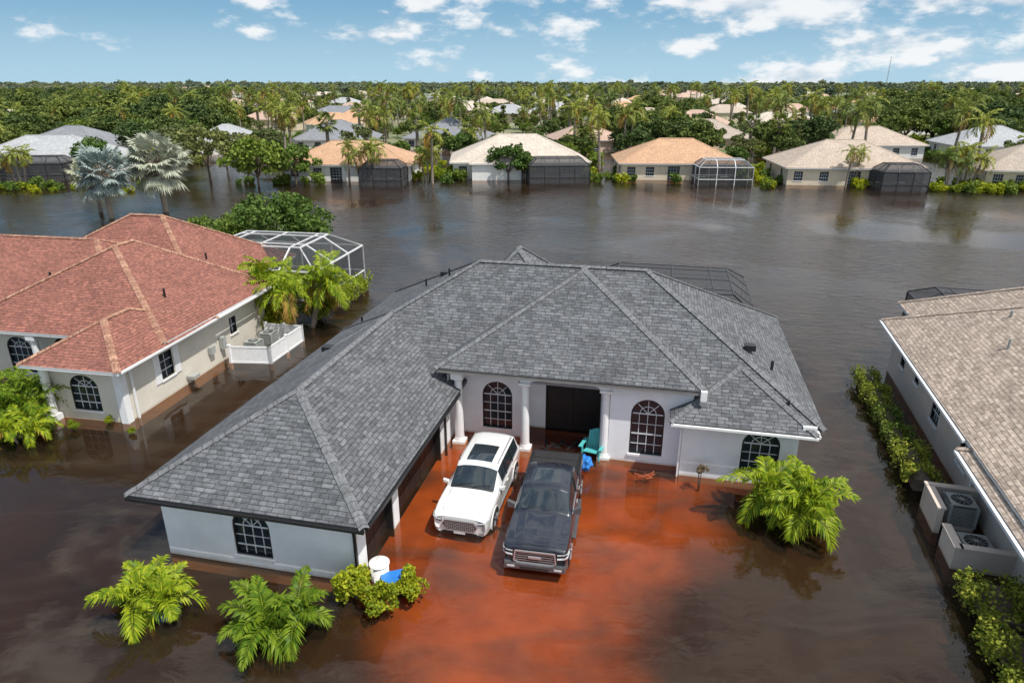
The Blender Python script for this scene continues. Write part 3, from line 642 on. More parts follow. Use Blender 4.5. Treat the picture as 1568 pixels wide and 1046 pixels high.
for me,x,y,s in ((pG,-22.5,107,1.15),(pF,-25.5,109,.9),(pF,-12.5,109,1.2),(pG,-13.5,112,.9),(pF,50.5,105,.8),(pF,52.3,106,.75),(pG,64.5,102,1.0),(pG,68,104,1.1),(pF,-79,107,1.35),(pG,-75,106,1.0),(pF,-86,112,1.1),(pF,22,140,1.4),(pF,25,150,1.5),(pF,13,146,1.5),(pG,15,140,1.2),(pF,-12,170,1.6),(pF,-45,140,1.4),(pF,73,110,1.4),(pF,80,128,1.5),(pF,77,98,.7),(pH,-20,150,1.3),(pH,47,140,1.3),(pF,-16,185,1.7),(pF,-93,105,1.2),(pG,-9,150,1.3),(pG,34,150,1.4),(pF,-30,150,1.4),(pG,88,118,1.2),(pF,16,128,1.4),(pF,-5,140,1.4),(pF,62,130,1.5),(pF,70,140,1.6)):
    put('queen_palm' ,me,x,y,None,s)
# ================================================================ FAR HOUSES
def rcol(c): return mat_shingle('roof_%02d'%len(bpy.data.materials),c,[q*.8 for q in c],[q*.6 for q in c],.5,.3,.12)
RO=rcol((.55,.34,.21));RB=rcol((.50,.41,.33));RP=rcol((.54,.38,.30));RG=rcol((.25,.26,.28));RLG=rcol((.42,.43,.44));RW=rcol((.60,.52,.44));RT=rcol((.44,.37,.31))
WW=mat_stucco('far_wall_white',(.75,.74,.7));WB=mat_stucco('far_wall_cream',(.66,.56,.42));WP=mat_stucco('far_wall_peach',(.68,.5,.38))
keep=[]
def fhouse(name,x,y,w,dp,rm,wm,rot=0,eave=2.7,cg=None,detail=True,z=0,wing=0):
    e=empty(name,(x,y,z),math.radians(rot)); mb=MB()
    p=.42; hd=min(w,dp)/2+.5; zr=eave+hd*p*1.15
    if w>=dp: hip(mb,-w/2-.6,w/2+.6,-dp/2-.6,dp/2+.6,(-w/2-.6+hd*1.05,0),(w/2+.6-hd*1.05,0),eave,zr,'x',caps=detail)
    else: hip(mb,-w/2-.6,w/2+.6,-dp/2-.6,dp/2+.6,(0,-dp/2-.6+hd*1.05),(0,dp/2+.6-hd*1.05),eave,zr,'y',caps=detail)
    if wing:
        ww=w*.36; xc=wing*w*.3
        hip(mb,xc-ww/2-.5,xc+ww/2+.5,-dp/2-2.6,0,(xc,-dp/2-2.6+ww/2+.5),(xc,-1.5),eave+.01,eave+(ww/2+.5)*.48,'y',caps=detail)
    mb.obj('roof',[rm,M_trim,rm,M_soff],e)
    wb=MB();wn=MB()
    ops=[]
    s=-w/2+1.6
    while s<w/2-1.2 and detail: ops.append((s,1.3,.7,2.1,0,'w')); s+=random.choice([3.0,3.8,4.4])
    if detail and ops: ops[len(ops)//2]=(ops[len(ops)//2][0],1.9,0,2.2,0,'w')
    wall(wb,Mfront(-dp/2),-w/2,w/2,-.8,eave-.1,ops,wn)
    so=[(-dp/4,1.2,.8,2.1,0,'w'),(dp/4,1.2,.8,2.1,0,'w')] if detail else []
    wall(wb,Mleft(-w/2),-dp/2,dp/2,-.8,eave-.1,so,wn);wall(wb,Mright(w/2),-dp/2,dp/2,-.8,eave-.1,so,wn)
    wb.face([(-w/2,dp/2,-.8),(w/2,dp/2,-.8),(w/2,dp/2,eave-.1),(-w/2,dp/2,eave-.1)])
    if wing: wb.box(xc-ww/2,xc+ww/2,-dp/2-2.1,-dp/2-.003,-.8,eave-.12)
    wb.obj('walls',[wm],e)
    if detail: wn.obj('windows',WINM,e)
    if cg:
        x0,x1,dd,fm,sm=cg; cage(e,x0,x1,-dp/2-dd,-dp/2-.02,2.7,3.7,1.2,fm,sm,fw=.1,step=2.4)
    keep.append((x,y,max(w,dp)*.62+1))
DK=(M_bronze,M_screen);LT=(M_alu,M_screenL)
fhouse('orange_roof_house',-26,117,20,12,RO,WW,-4,cg=(3.5,10,5,*DK),wing=0)
fhouse('cream_roof_house',1,122,22,15,RW,WW,3,cg=(1,10.5,6,*DK),wing=-.6)
fhouse('orange_roof_house',27.5,119,19,13,RO,WB,-3,cg=(1.8,10,5.5,*LT))
fhouse('tan_roof_house',53,113,20,14,RB,WB,-6,cg=(2,8.5,5,*DK))
fhouse('tan_roof_house',81,108,18,13,RT,WB,-14)
fhouse('grey_roof_house',-80,123,22,14,RLG,WW,6,cg=(-6,7,5,*DK))
fhouse('grey_roof_house',-41,168,18,15,RG,WW,5)
fhouse('grey_roof_house',-64,160,15,13,RLG,WW,12)
fhouse('grey_roof_house',-15,172,18,16,RG,WW,-8)
fhouse('grey_roof_house',-92,150,18,14,RG,WW,-8)
fhouse('peach_roof_house',17,165,15,14,RP,WP,8)
fhouse('tan_roof_house',45,172,22,15,RT,WP,-3)
fhouse('cream_roof_house',75,152,20,13,RB,WW,0)
fhouse('grey_roof_house',101,150,18,14,RLG,WW,-8)
fhouse('cream_roof_house',122,140,16,14,RB,WW,8)
fhouse('peach_roof_house',-120,150,16,14,RP,WP,8)
cols=[RO,RP,RW,RP,RT,RW,RG,RB,RP,RW,RLG]
k=0
random.seed(21)
while k<120:
    Y=210*math.exp(random.random()*1.85); X=random.uniform(-.78,.78)*Y
    if any((X-a)**2+(Y-b)**2<(c+12)**2 for a,b,c in keep): continue
    if random.random()<.3 and X<-.25*Y: continue
    fhouse('stucco_house',X,Y,random.uniform(12,22),random.uniform(10,14),random.choice(cols),random.choice([WW,WB,WP,WW]),random.uniform(-35,35),3.2,detail=False,z=.4,wing=random.choice([0,-.8,.8,.5])); k+=1
pw=MB(); pw.box(80,150,268,268.3,0,2.4,0); pw.box(-60,20,300,300.3,0,2.2,0)
for q in range(80,151,5): pw.box(q-.3,q+.3,267.8,268.5,0,2.7,0)
pw.obj('perimeter_wall',[WB])
# ================================================================ TREE MASS
def instancer(name,me,pts):
    mb=MB()
    for (x,y,z,s,r) in pts:
        c,sn=math.cos(r)*s/2,math.sin(r)*s/2
        mb.face([(x-c+sn,y-sn-c,z),(x+c+sn,y+sn-c,z),(x+c-sn,y+sn+c,z),(x-c-sn,y-sn+c,z)])
    o=mb.obj(name,[M_oak]); place('tree_unit' if 'tree' in name else 'shrub_unit',me,o)
    o.instance_type='FACES'; o.use_instance_faces_scale=True; o.show_instancer_for_render=False; o.show_instancer_for_viewport=False
    return o
B={k:[] for k in('oak','oak2','gr','thin','pine','palm','cab','fa','fb')}
rs=random.Random(5)
def free(x,y,m=0):
    for a,b,c in keep:
        if (x-a)**2+(y-b)**2<(c+m)**2: return False
        if b<200 and abs(x-a*y/b)<c*.8 and 0<b-y<22: return False
        if b>=200 and abs(x-a*y/b)<c*.5 and 0<b-y<b*.12 and rs.random()<.65: return False
    return True
n=0
while n<3700:
    y=138*math.exp(rs.random()*3.0); x=rs.uniform(-.84,.84)*y
    u=x/y; q=rs.random(); dense=(u<-.40) or (.14<u<.27 and y<330) or u>.52
    if y<200 and not dense and rs.random()<.4: continue
    if not free(x,y,1.5): continue
    n+=1
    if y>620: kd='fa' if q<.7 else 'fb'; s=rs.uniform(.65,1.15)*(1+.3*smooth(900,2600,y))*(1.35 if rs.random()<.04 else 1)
    else:
        if dense: kd='oak' if q<.40 else 'oak2' if q<.68 else 'gr' if q<.86 else 'palm'
        else: kd='oak' if q<.13 else 'oak2' if q<.2 else 'gr' if q<.36 else 'thin' if q<.56 else 'pine' if q<.66 else 'palm' if q<.91 else 'cab'
        s=rs.uniform(.75,1.15) if dense else rs.uniform(.45,.85)
        if kd in('palm','cab'): s=rs.uniform(1.0,1.9)
        if y<230: s*=.88
    B[kd].append((x,y,.3,s,rs.random()*6.28))
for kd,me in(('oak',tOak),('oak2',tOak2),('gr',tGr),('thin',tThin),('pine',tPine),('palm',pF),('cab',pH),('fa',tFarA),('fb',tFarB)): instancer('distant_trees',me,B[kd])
sa=[];sb=[]
for (hx,hy,c) in keep[:15]:
    for q in range(34):
        x=hx+rs.uniform(-c*1.25,c*1.25); y=hy-rs.uniform(7.5,9.5) if rs.random()<.35 else hy+rs.uniform(-8,10)
        if abs(x-hx)<c*.72 and abs(y-hy)<9.5 and rs.random()<.85: continue
        (sa if rs.random()<.6 else sb).append((x,y,-.1,rs.uniform(.5,1.3),rs.random()*6))
for x in np.arange(-100,-52,2.2): sa.append((float(x),104+rs.uniform(-2,2),-.1,rs.uniform(.6,1.1),rs.random()*6)); sb.append((float(x),102+rs.uniform(-2,2),-.1,rs.uniform(.3,.8),rs.random()*6))
for q in range(30): sb.append((62+rs.uniform(0,14),101+rs.uniform(-2,3),-.1,rs.uniform(.5,1.1),rs.random()*6))
for q in range(260):
    x=rs.uniform(-120,120); y=rs.uniform(130,185)
    if free(x,y,2): (sa if rs.random()<.6 else sb).append((x,y,0,rs.uniform(.8,1.9),rs.random()*6))
instancer('shoreline_shrubs',bS,sa); instancer('shoreline_shrubs',bT,sb)
rm=MB()
for q in range(3):
    a=q*2.094; rm.tube((1.2*math.cos(a),1.2*math.sin(a),0),(.3*math.cos(a),.3*math.sin(a),62),.22,.12,5,0)
for z in range(0,60,4):
    r0=1.2-.9*z/62
    for q in range(3): a=q*2.094;b2=(q+1)*2.094; rm.bar((r0*math.cos(a),r0*math.sin(a),z),(r0*math.cos(b2),r0*math.sin(b2),z+4),.12,0)
rm.obj('radio_mast',[M_metal],None,False,(770,1500,0))
# ================================================================ VEHICLES
def loft(name,st,matf,mats,parent,sub=2,rows={},stc={}):
    mb=MB();ids=[]
    for y,p in st:
        row=[(-a,y,z) for a,z in p]+[(a,y,z) for a,z in reversed(p[:-1])]
        ids.append([mb.p(q) for q in row])
    n=len(ids[0]);h=len(st[0][1])-1
    for i in range(len(st)-1):
        for j in range(n-1):
            jj=j if j<h else n-2-j
            mb.f.append((ids[i][j],ids[i][j+1],ids[i+1][j+1],ids[i+1][j])); mb.m.append(matf(i,jj)); mb.uv.extend([(0,0)]*4)
        mb.f.append((ids[i][0],ids[i+1][0],ids[i+1][n-1],ids[i][n-1])); mb.m.append(2); mb.uv.extend([(0,0)]*4)
    for e in(0,-1):
        for j in range(h):
            L0,L1=ids[e][j],ids[e][j+1];R0,R1=ids[e][n-1-j],ids[e][n-2-j]
            f=(L0,L1,R1,R0) if L1!=R1 else (L0,L1,R0)
            mb.f.append(f); mb.m.append(0 if j else 2); mb.uv.extend([(0,0)]*len(f))
    me=mb.mesh(name,mats,True)
    at=me.attributes.new('crease_edge','FLOAT','EDGE'); vals=[]
    for e in me.edges:
        a,b=e.vertices; ia,ja=divmod(a,n); ib,jb=divmod(b,n); ja=min(ja,n-1-ja); jb=min(jb,n-1-jb)
        v=0
        if ja==jb and ia!=ib: v=rows.get(ja,0)
        elif ia==ib: v=stc.get(ia,0)
        vals.append(v)
    at.data.foreach_set('value',vals)
    o=place(name,me,parent); s=o.modifiers.new('s','SUBSURF'); s.levels=sub; s.render_levels=sub
    return o
def paint(name,c,rough=.25,metal=0): return mat_simple(name,c,rough,metal,var=.04,scale=1.5,coat=1)
M_cw=paint('car_paint_white',(.72,.72,.71));M_ck=paint('car_paint_navy_black',(.012,.016,.026),.3)
M_cg=mat_simple('car_glass',(.02,.03,.036),.03,var=.2,spec=.9); M_bp=mat_simple('black_plastic',(.02,.02,.02),.55)
M_tire=mat_simple('tyre',(.02,.02,.02),.85); M_lamp=mat_simple('headlamp',(.6,.63,.66),.1,0,var=.2,scale=12,coat=1)
M_plate=mat_simple('plate',(.6,.62,.6),.4); M_gun=mat_simple('gunmetal_bumper',(.16,.16,.17),.35,.6)
def wheels(par,xs,ys,r,w=.25):
    b=MB()
    for y in ys:
        for sg in(-1,1):
            x=sg*xs
            b.tube((x-sg*.03,y,r+.02),(x+sg*.008,y,r+.02),r*1.17,r*1.15,32,0)
            n=18
            for k in range(n):
                t0=math.pi*k/n*1.1-.16;t1=math.pi*(k+1)/n*1.1-.16
                p=[(x-sg*.03,y+math.cos(t)*q,r+.02+math.sin(t)*q) for t,q in((t0,r*1.13),(t1,r*1.13),(t1,r*1.27),(t0,r*1.27))]
                o=[(a+sg*.055,bb,c) for a,bb,c in p]; b.quad8(p+o,4)
            b.tube((x-sg*w,y,r),(x+sg*.02,y,r),r,r*.97,32,1); b.tube((x+sg*.02,y,r),(x+sg*.026,y,r),r*.72,r*.70,24,2)
            for k in range(10):
                t=k*.628+.3; b.bar((x+sg*.03,y,r),(x+sg*.03,y+math.cos(t)*r*.68,r+math.sin(t)*r*.68),.04,3)
            b.tube((x+sg*.02,y,r),(x+sg*.05,y,r),.06,.05,12,3)
    return b
V=empty('white_suv',(-1.22,22.75,-.27),math.radians(-13.5),1.05)
k3=[(.84,.27),(.965,.36),(.99,.66)]
st=[(-2.55,[(.66,.26),(.80,.34),(.88,.58),(.88,.80),(.84,.88),(.60,.93),(.32,.95),(0,.955)]),
(-2.47,[(.74,.24),(.90,.34),(.955,.60),(.95,.84),(.91,.94),(.63,.99),(.34,1.01),(0,1.015)]),
(-2.15,[(.78,.24),(.955,.35),(.985,.63),(.985,.92),(.945,1.02),(.68,1.06),(.38,1.085),(0,1.08)]),
(-1.7,[(.82,.26),(.965,.36),(1.0,.66),(.995,.96),(.955,1.06),(.70,1.10),(.41,1.13),(0,1.12)]),
(-1.25,[*k3,(.985,.98),(.95,1.09),(.72,1.13),(.43,1.16),(0,1.155)]),
(-1.12,[*k3,(.985,.99),(.945,1.10),(.76,1.14),(.44,1.175),(0,1.18)]),
(-1.06,[*k3,(.985,.99),(.94,1.11),(.80,1.16),(.45,1.20),(0,1.215)]),
(-.36,[*k3,(.985,1.0),(.93,1.11),(.76,1.56),(.48,1.655),(0,1.69)]),
(-.24,[*k3,(.985,1.0),(.93,1.11),(.77,1.61),(.49,1.705),(0,1.735)]),
(-.14,[*k3,(.985,1.0),(.93,1.11),(.775,1.635),(.50,1.725),(0,1.755)]),
(.42,[*k3,(.985,1.01),(.93,1.12),(.785,1.67),(.51,1.755),(0,1.785)]),
(.50,[*k3,(.985,1.01),(.93,1.12),(.785,1.67),(.51,1.755),(0,1.785)]),
(1.0,[*k3,(.985,1.02),(.93,1.13),(.785,1.67),(.51,1.755),(0,1.78)]),
(1.75,[*k3,(.985,1.04),(.93,1.14),(.78,1.64),(.49,1.72),(0,1.745)]),
(2.12,[(.82,.28),(.955,.38),(.985,.70),(.975,1.06),(.92,1.16),(.75,1.60),(.46,1.68),(0,1.70)]),
(2.22,[(.80,.29),(.94,.38),(.975,.70),(.965,1.06),(.91,1.16),(.74,1.55),(.45,1.62),(0,1.64)]),
(2.42,[(.76,.30),(.92,.40),(.95,.70),(.94,1.02),(.89,1.08),(.74,1.12),(.40,1.16),(0,1.17)]),
(2.5,[(.72,.32),(.86,.42),(.9,.70),(.88,.96),(.83,1.0),(.64,1.04),(.35,1.06),(0,1.07)])]
def mfs(i,j):
    if j==0: return 2
    if 7<=i<=13 and j==4: return 1
    if i==6 and j>=5: return 1
    if i==15 and j>=5: return 1
    if 9<=i<=11 and j==6: return 1
    if i==5 and j>=5: return 2
    return 0
loft('body',st,mfs,[M_cw,M_cg,M_bp],V,3,{4:.75,5:.6,3:.45,1:.5,6:.25,2:.15},{6:.85,7:.7,5:.3,1:.2,15:.5,16:.5,9:.9,12:.9})
wheels(V,.985,(-1.62,1.45),.39).obj('wheels',[M_bp,M_tire,M_black,M_chrome,M_cw],V)
b=MB()
hexp=[(-.62,.66),(-.50,.84),(.50,.84),(.62,.66),(.48,.46),(-.48,.46)]
def ex(pts,y0,y1,mat):
    A=[(x,y0,z) for x,z in pts];B_=[(x,y1,z) for x,z in pts]; b.face(A,mat)
    for k in range(len(pts)): b.face([A[k],A[(k+1)%len(pts)],B_[(k+1)%len(pts)],B_[k]],mat)
ex(hexp,-2.585,-2.4,1)
for k in range(6): p=hexp[k];q=hexp[(k+1)%6]; b.bar((p[0],-2.59,p[1]),(q[0],-2.59,q[1]),.028,2)
for q in range(15):
    x=-.49+q*.07; b.bar((x,-2.592,.48),(x,-2.592,.82),.010,2)
for z in(.53,.59,.65,.71,.77): b.bar((-.56+abs(z-.66)*.4,-2.594,z),(.56-abs(z-.66)*.4,-2.594,z),.010,2)
b.quad8([(-.62,-2.56,.27),(.62,-2.56,.27),(.7,-2.4,.27),(-.7,-2.4,.27),(-.58,-2.575,.39),(.58,-2.575,.39),(.7,-2.4,.39),(-.7,-2.4,.39)],1)
for sg in(-1,1):
    pl=[(.64,-2.562,.74,.85),(.80,-2.545,.76,.87),(.93,-2.46,.78,.89),(.975,-2.20,.82,.90)]
    for (xa,ya,za,zb),(xb,yb,zc,zd) in zip(pl[:-1],pl[1:]):
        b.quad8([(sg*xa,ya-.02,za),(sg*xb,yb-.02,zc),(sg*(xb-.04),yb+.08,zc),(sg*(xa-.04),ya+.08,za),(sg*xa,ya-.02,zb),(sg*xb,yb-.02,zd),(sg*(xb-.04),yb+.08,zd),(sg*(xa-.04),ya+.08,zb)],5)
        b.bar((sg*xa,ya-.024,zb-.03),(sg*xb,yb-.024,zd-.03),.04,0)
    b.bar((sg*.70,-2.575,.46),(sg*.86,-2.545,.47),.035,2)
    b.bar((sg*.71,-.1,1.735),(sg*.71,1.85,1.73),.035,2,.03)
    for yy in(-.08,.9,1.83): b.bar((sg*.71,yy,1.62),(sg*.71,yy,1.73),.035,2)
    b.quad8([(sg*.95,-.86,1.10),(sg*1.13,-.84,1.12),(sg*1.14,-.74,1.12),(sg*.95,-.72,1.10),(sg*.95,-.86,1.18),(sg*1.14,-.83,1.23),(sg*1.15,-.73,1.23),(sg*.95,-.72,1.18)],3)
    for yy in(.05,.98): b.bar((sg*1.0,yy,.93),(sg*1.0,yy+.2,.93),.028,3)
    for y0,y1 in((.22,.22),(1.14,1.10)): b.bar((sg*.935,y0,1.12),(sg*.785,y1,1.66),.07,1,.03)
    b.bar((sg*.985,-1.15,.40),(sg*.985,1.0,.40),.03,1,.08); b.bar((sg*.993,-1.15,.46),(sg*.993,1.0,.46),.02,2)
    pts=[(-.95,1.125),(0,1.125),(1.0,1.14),(2.0,1.165)]
    for p,q in zip(pts[:-1],pts[1:]): b.bar((sg*.94,p[0],p[1]),(sg*.94,q[0],q[1]),.022,2)
    for yy in (-.85,.24,1.14): b.bar((sg*.995,yy,.45),(sg*.988,yy,1.0),.006,1)
    b.bar((sg*.64,-2.35,1.03),(sg*.71,-1.2,1.142),.010,1,.008)
b.bar((-.62,-1.07,1.22),(.02,-.93,1.31),.018,1); b.bar((.05,-1.07,1.23),(.64,-.93,1.28),.018,1)
b.box(-.2,.2,-2.60,-2.59,.34,.44,4)
b.obj('trim',[M_lamp,M_bp,M_chrome,M_cw,M_plate,M_black],V)
T=empty('black_pickup_truck',(1.30,21.2,-.27),math.radians(-10.5),1.04)
l3=[(.86,.36),(1.0,.46),(1.02,.78)]
st=[(-2.95,[(.72,.42),(.88,.48),(.95,.72),(.95,1.0),(.91,1.09),(.66,1.13),(.40,1.15),(0,1.14)]),
(-2.88,[(.78,.38),(.96,.46),(1.0,.74),(1.0,1.05),(.96,1.16),(.68,1.20),(.42,1.23),(0,1.21)]),
(-2.5,[(.82,.36),(1.0,.46),(1.03,.76),(1.03,1.10),(.98,1.21),(.70,1.24),(.45,1.30),(0,1.265)]),
(-2.0,[(.84,.36),(1.01,.46),(1.04,.78),(1.04,1.13),(.985,1.24),(.71,1.265),(.47,1.335),(0,1.30)]),
(-1.45,[*l3,(1.02,1.14),(.975,1.26),(.73,1.285),(.50,1.345),(0,1.325)]),
(-1.30,[*l3,(1.015,1.15),(.97,1.27),(.79,1.31),(.50,1.35),(0,1.35)]),
(-1.24,[*l3,(1.01,1.15),(.965,1.28),(.86,1.335),(.50,1.385),(0,1.405)]),
(-.64,[*l3,(1.01,1.16),(.96,1.28),(.80,1.77),(.50,1.87),(0,1.90)]),
(-.50,[*l3,(1.01,1.16),(.96,1.28),(.805,1.83),(.51,1.925),(0,1.955)]),
(-.38,[*l3,(1.01,1.16),(.96,1.28),(.81,1.85),(.51,1.94),(0,1.97)]),
(.55,[*l3,(1.01,1.17),(.96,1.28),(.815,1.86),(.51,1.95),(0,1.98)]),
(.98,[*l3,(1.01,1.17),(.96,1.28),(.81,1.82),(.50,1.91),(0,1.94)]),
(1.08,[*l3,(1.01,1.17),(.96,1.28),(.80,1.76),(.50,1.83),(0,1.85)]),
(1.2,[*l3,(1.01,1.18),(.97,1.28),(.88,1.30),(.50,1.30),(0,1.30)]),
(1.28,[(.86,.38),(1.01,.48),(1.03,.8),(1.02,1.2),(.99,1.29),(.90,1.30),(.50,1.26),(0,1.26)]),
(2.85,[(.86,.40),(1.01,.5),(1.03,.8),(1.02,1.2),(.99,1.29),(.90,1.30),(.50,1.26),(0,1.26)]),
(2.93,[(.82,.42),(.98,.5),(1.0,.8),(.99,1.16),(.96,1.25),(.86,1.26),(.46,1.25),(0,1.25)])]
def mft(i,j):
    if j==0: return 2
    if 7<=i<=11 and j==4: return 1
    if i==6 and j>=5: return 1
    if i==12 and j>=5: return 1
    if i==9 and j==6: return 1
    if i>=13 and j>=5: return 2
    return 0
loft('body',st,mft,[M_ck,M_cg,M_bp],T,3,{4:.8,5:.6,3:.5,6:.5,1:.5,2:.2},{6:.85,7:.7,12:.7,13:.9,14:.5,1:.25,9:.9,10:.9,5:.3})
wheels(T,1.01,(-1.95,1.85),.42).obj('wheels',[M_bp,M_tire,M_black,M_chrome,M_ck],T)
b=MB()
hexp=[(-.66,.70),(-.62,1.06),(.62,1.06),(.66,.70),(.52,.64),(-.52,.64)]
ex(hexp,-3.0,-2.8,5)
for k in range(6): p=hexp[k];q=hexp[(k+1)%6]; b.bar((p[0],-3.005,p[1]),(q[0],-3.005,q[1]),.045,2)
for z in (.74,.82,.90,.98): b.bar((-.62,-3.003,z),(.62,-3.003,z),.014,2)
b.bar((-.2,-3.015,.86),(.2,-3.015,.86),.05,2,.07)
for sg in(-1,1):
    pl=[(.70,-2.975,.86,1.06),(.90,-2.945,.87,1.07),(1.01,-2.84,.88,1.07),(1.035,-2.60,.92,1.05)]
    for (xa,ya,za,zb),(xb,yb,zc,zd) in zip(pl[:-1],pl[1:]):
        b.quad8([(sg*xa,ya-.015,za),(sg*xb,yb-.015,zc),(sg*(xb-.04),yb+.08,zc),(sg*(xa-.04),ya+.08,za),(sg*xa,ya-.015,zb),(sg*xb,yb-.015,zd),(sg*(xb-.04),yb+.08,zd),(sg*(xa-.04),ya+.08,zb)],6)
        b.bar((sg*xa,ya-.02,za+.03),(sg*xb,yb-.02,zc+.03),.045,0); b.bar((sg*xa,ya-.02,zb-.03),(sg*xb,yb-.02,zd-.03),.025,0)
    b.quad8([(sg*.98,-1.02,1.22),(sg*1.24,-1.0,1.22),(sg*1.25,-.88,1.22),(sg*.98,-.88,1.22),(sg*.99,-1.02,1.36),(sg*1.25,-.99,1.46),(sg*1.26,-.87,1.46),(sg*.99,-.88,1.38)],8)
    b.box(min(sg*.62,sg*.86),max(sg*.62,sg*.86),-3.085,-3.0,.50,.57,0)
    for yy in(-.1,.75): b.bar((sg*1.03,yy,1.06),(sg*1.03,yy+.22,1.06),.035,2)
    for yy in(-.85,.27,1.14): b.bar((sg*1.025,yy,.5),(sg*1.012,yy,1.14),.008,5)
    b.bar((sg*.97,.24,1.28),(sg*.83,.26,1.84),.07,1,.03)
    b.bar((sg*1.06,-1.2,.40),(sg*1.06,1.1,.40),.12,8,.05)
    b.bar((sg*.973,-1.1,1.285),(sg*.973,1.05,1.29),.022,2)
    b.bar((sg*.95,1.3,1.31),(sg*.95,2.85,1.31),.06,1,.05)
b.quad8([(-.96,-3.08,.44),(.96,-3.08,.44),(1.03,-2.7,.44),(-1.03,-2.7,.44),(-.94,-3.08,.62),(.94,-3.08,.62),(1.01,-2.7,.64),(-1.01,-2.7,.64)],8)
b.box(-.45,.45,-3.1,-3.082,.47,.55,1)
b.bar((-.68,-1.25,1.39),(.0,-1.13,1.48),.018,1);b.bar((.03,-1.25,1.40),(.70,-1.13,1.44),.018,1)
for yy in(1.30,1.8,2.32,2.84): b.bar((-.90,yy,1.285),(.90,yy,1.285),.05,1,.03)
b.face([(-.90,1.3,1.287),(.90,1.3,1.287),(.90,2.84,1.287),(-.90,2.84,1.287)],7)
b.bar((-.64,-2.87,1.225),(.64,-2.87,1.225),.01,5)
b.tube((.3,.75,1.95),(.3,.8,2.06),.03,.01,8,1)
b.obj('trim',[M_lamp,M_bp,M_chrome,M_ck,M_plate,M_black,M_cg,mat_simple('tonneau_vinyl',(.03,.03,.032),.5),M_gun],T)
def blob(name,loc,r,mat,sq=(1,1,.6),seed=0):
    import bmesh
    bm=bmesh.new(); bmesh.ops.create_icosphere(bm,subdivisions=4,radius=1)
    for v in bm.verts:
        n=mn.noise(v.co*1.6+Vector((seed,0,0)))*.35+mn.noise(v.co*4+Vector((seed,3,0)))*.16
        v.co=Vector((v.co.x*sq[0],v.co.y*sq[1],v.co.z*sq[2]))*r*(1+n)
    me=bpy.data.meshes.new(name); bm.to_mesh(me); bm.free(); me.materials.append(mat)
    me.polygons.foreach_set('use_smooth',[True]*len(me.polygons)); return place(name,me,None,loc)
blob('blue_tarp_bundle',(2.95,24.2,.5),.36,M_blue,(.8,1,.9),2)
C=empty('adirondack_chair',(3.45,25.6,-.1),math.radians(-25),1.1); b=MB()
for q in range(6): b.box(-.3,.3,-.32+q*.1,-.24+q*.1,.40-q*.022,.425-q*.022)
for q in range(6):
    x=-.27+q*.108; hh=.78-abs(q-2.5)*.05
    b.quad8([(x-.045,.26,.28),(x+.045,.26,.28),(x+.045,.285,.28),(x-.045,.285,.28),(x-.05,.26+hh*.38,.28+hh),(x+.05,.26+hh*.38,.28+hh),(x+.05,.285+hh*.38,.28+hh),(x-.05,.285+hh*.38,.28+hh)],0)
for sg in(-1,1):
    b.box(sg*.40-.07,sg*.40+.07,-.38,.42,.60,.625); b.box(sg*.34-.02,sg*.34+.02,-.33,-.23,0,.6); b.bar((sg*.32,-.3,.38),(sg*.32,.55,.04),.03,0,.12); b.box(sg*.36-.02,sg*.36+.02,.3,.38,.1,.6)
b.bar((-.33,.36,.5),(.33,.36,.5),.03,0,.08)
b.obj('slats',[M_teal],C)
K=empty('blue_storage_crate',(-3.75,17.55,-.1),.3); b=MB()
b.box(-.34,.34,-.24,.24,-.3,.42); b.box(-.38,.38,-.28,.28,.42,.47)
for q in range(6): x=-.3+q*.12; b.box(x-.01,x+.01,-.265,-.241,-.2,.4)
b.box(-.15,.15,-.262,-.25,.1,.3,1)
b.obj('crate',[M_blue,M_wplast],K)
K=empty('white_storage_drum',(-4.25,17.9,0)); b=MB()
b.tube((0,0,-.4),(0,0,.6),.27,.30,24,0);b.tube((0,0,.6),(0,0,.64),.33,.33,24,0);b.tube((0,0,.64),(0,0,.74),.31,.2,24,0);b.tube((0,0,.74),(0,0,.8),.06,.06,12,0); b.obj('drum',[M_wplast],K,True)
b=MB()
for q in range(16):
    a=random.uniform(0,6.28);l=random.uniform(.15,.4);x,y=random.uniform(-.3,.3),random.uniform(-.12,.12); b.bar((x,y,.0),(x+l*math.cos(a),y+l*.5*math.sin(a),random.uniform(.02,.12)),.03)
b.obj('floating_branch_debris',[mat_simple('debris_red',(.4,.10,.04),.7)],None,False,(5.5,24.0,0))
b=MB()
for q in range(22):
    x=random.uniform(-1.1,1.1);y=random.uniform(-.3,.3); a=random.uniform(0,3); b.bar((x,y,.02),(x+.4*math.cos(a),y+.3*math.sin(a),random.uniform(.02,.28)),.08)
b.obj('porch_debris',[M_black],None,False,(2.4,26.3,0))
# ================================================================ LIGHT / WORLD / CAMERA
sd=Vector((.45,-.40,1.1)).normalized()
sun=bpy.data.lights.new('sun','SUN'); sun.energy=4.8; sun.angle=math.radians(.5); sun.color=(1,.96,.9)
so=bpy.data.objects.new('sun',sun); COL.objects.link(so); so.rotation_euler=sd.to_track_quat('Z','Y').to_euler(); so.location=(30,-30,80)
W=bpy.data.worlds.new('World'); S.world=W; W.use_nodes=True; nt=W.node_tree; bg=nt.nodes['Background']
sky=nt.nodes.new('ShaderNodeTexSky'); sky.sky_type='NISHITA'; sky.sun_disc=False
sky.sun_elevation=math.asin(sd.z); sky.sun_rotation=math.atan2(sd.x,sd.y); sky.air_density=1.0; sky.dust_density=.6; sky.ozone_density=1.5; sky.altitude=10
tc=nt.nodes.new('ShaderNodeTexCoord')
sx=nt.nodes.new('ShaderNodeSeparateXYZ'); nt.links.new(tc.outputs['Generated'],sx.inputs[0])
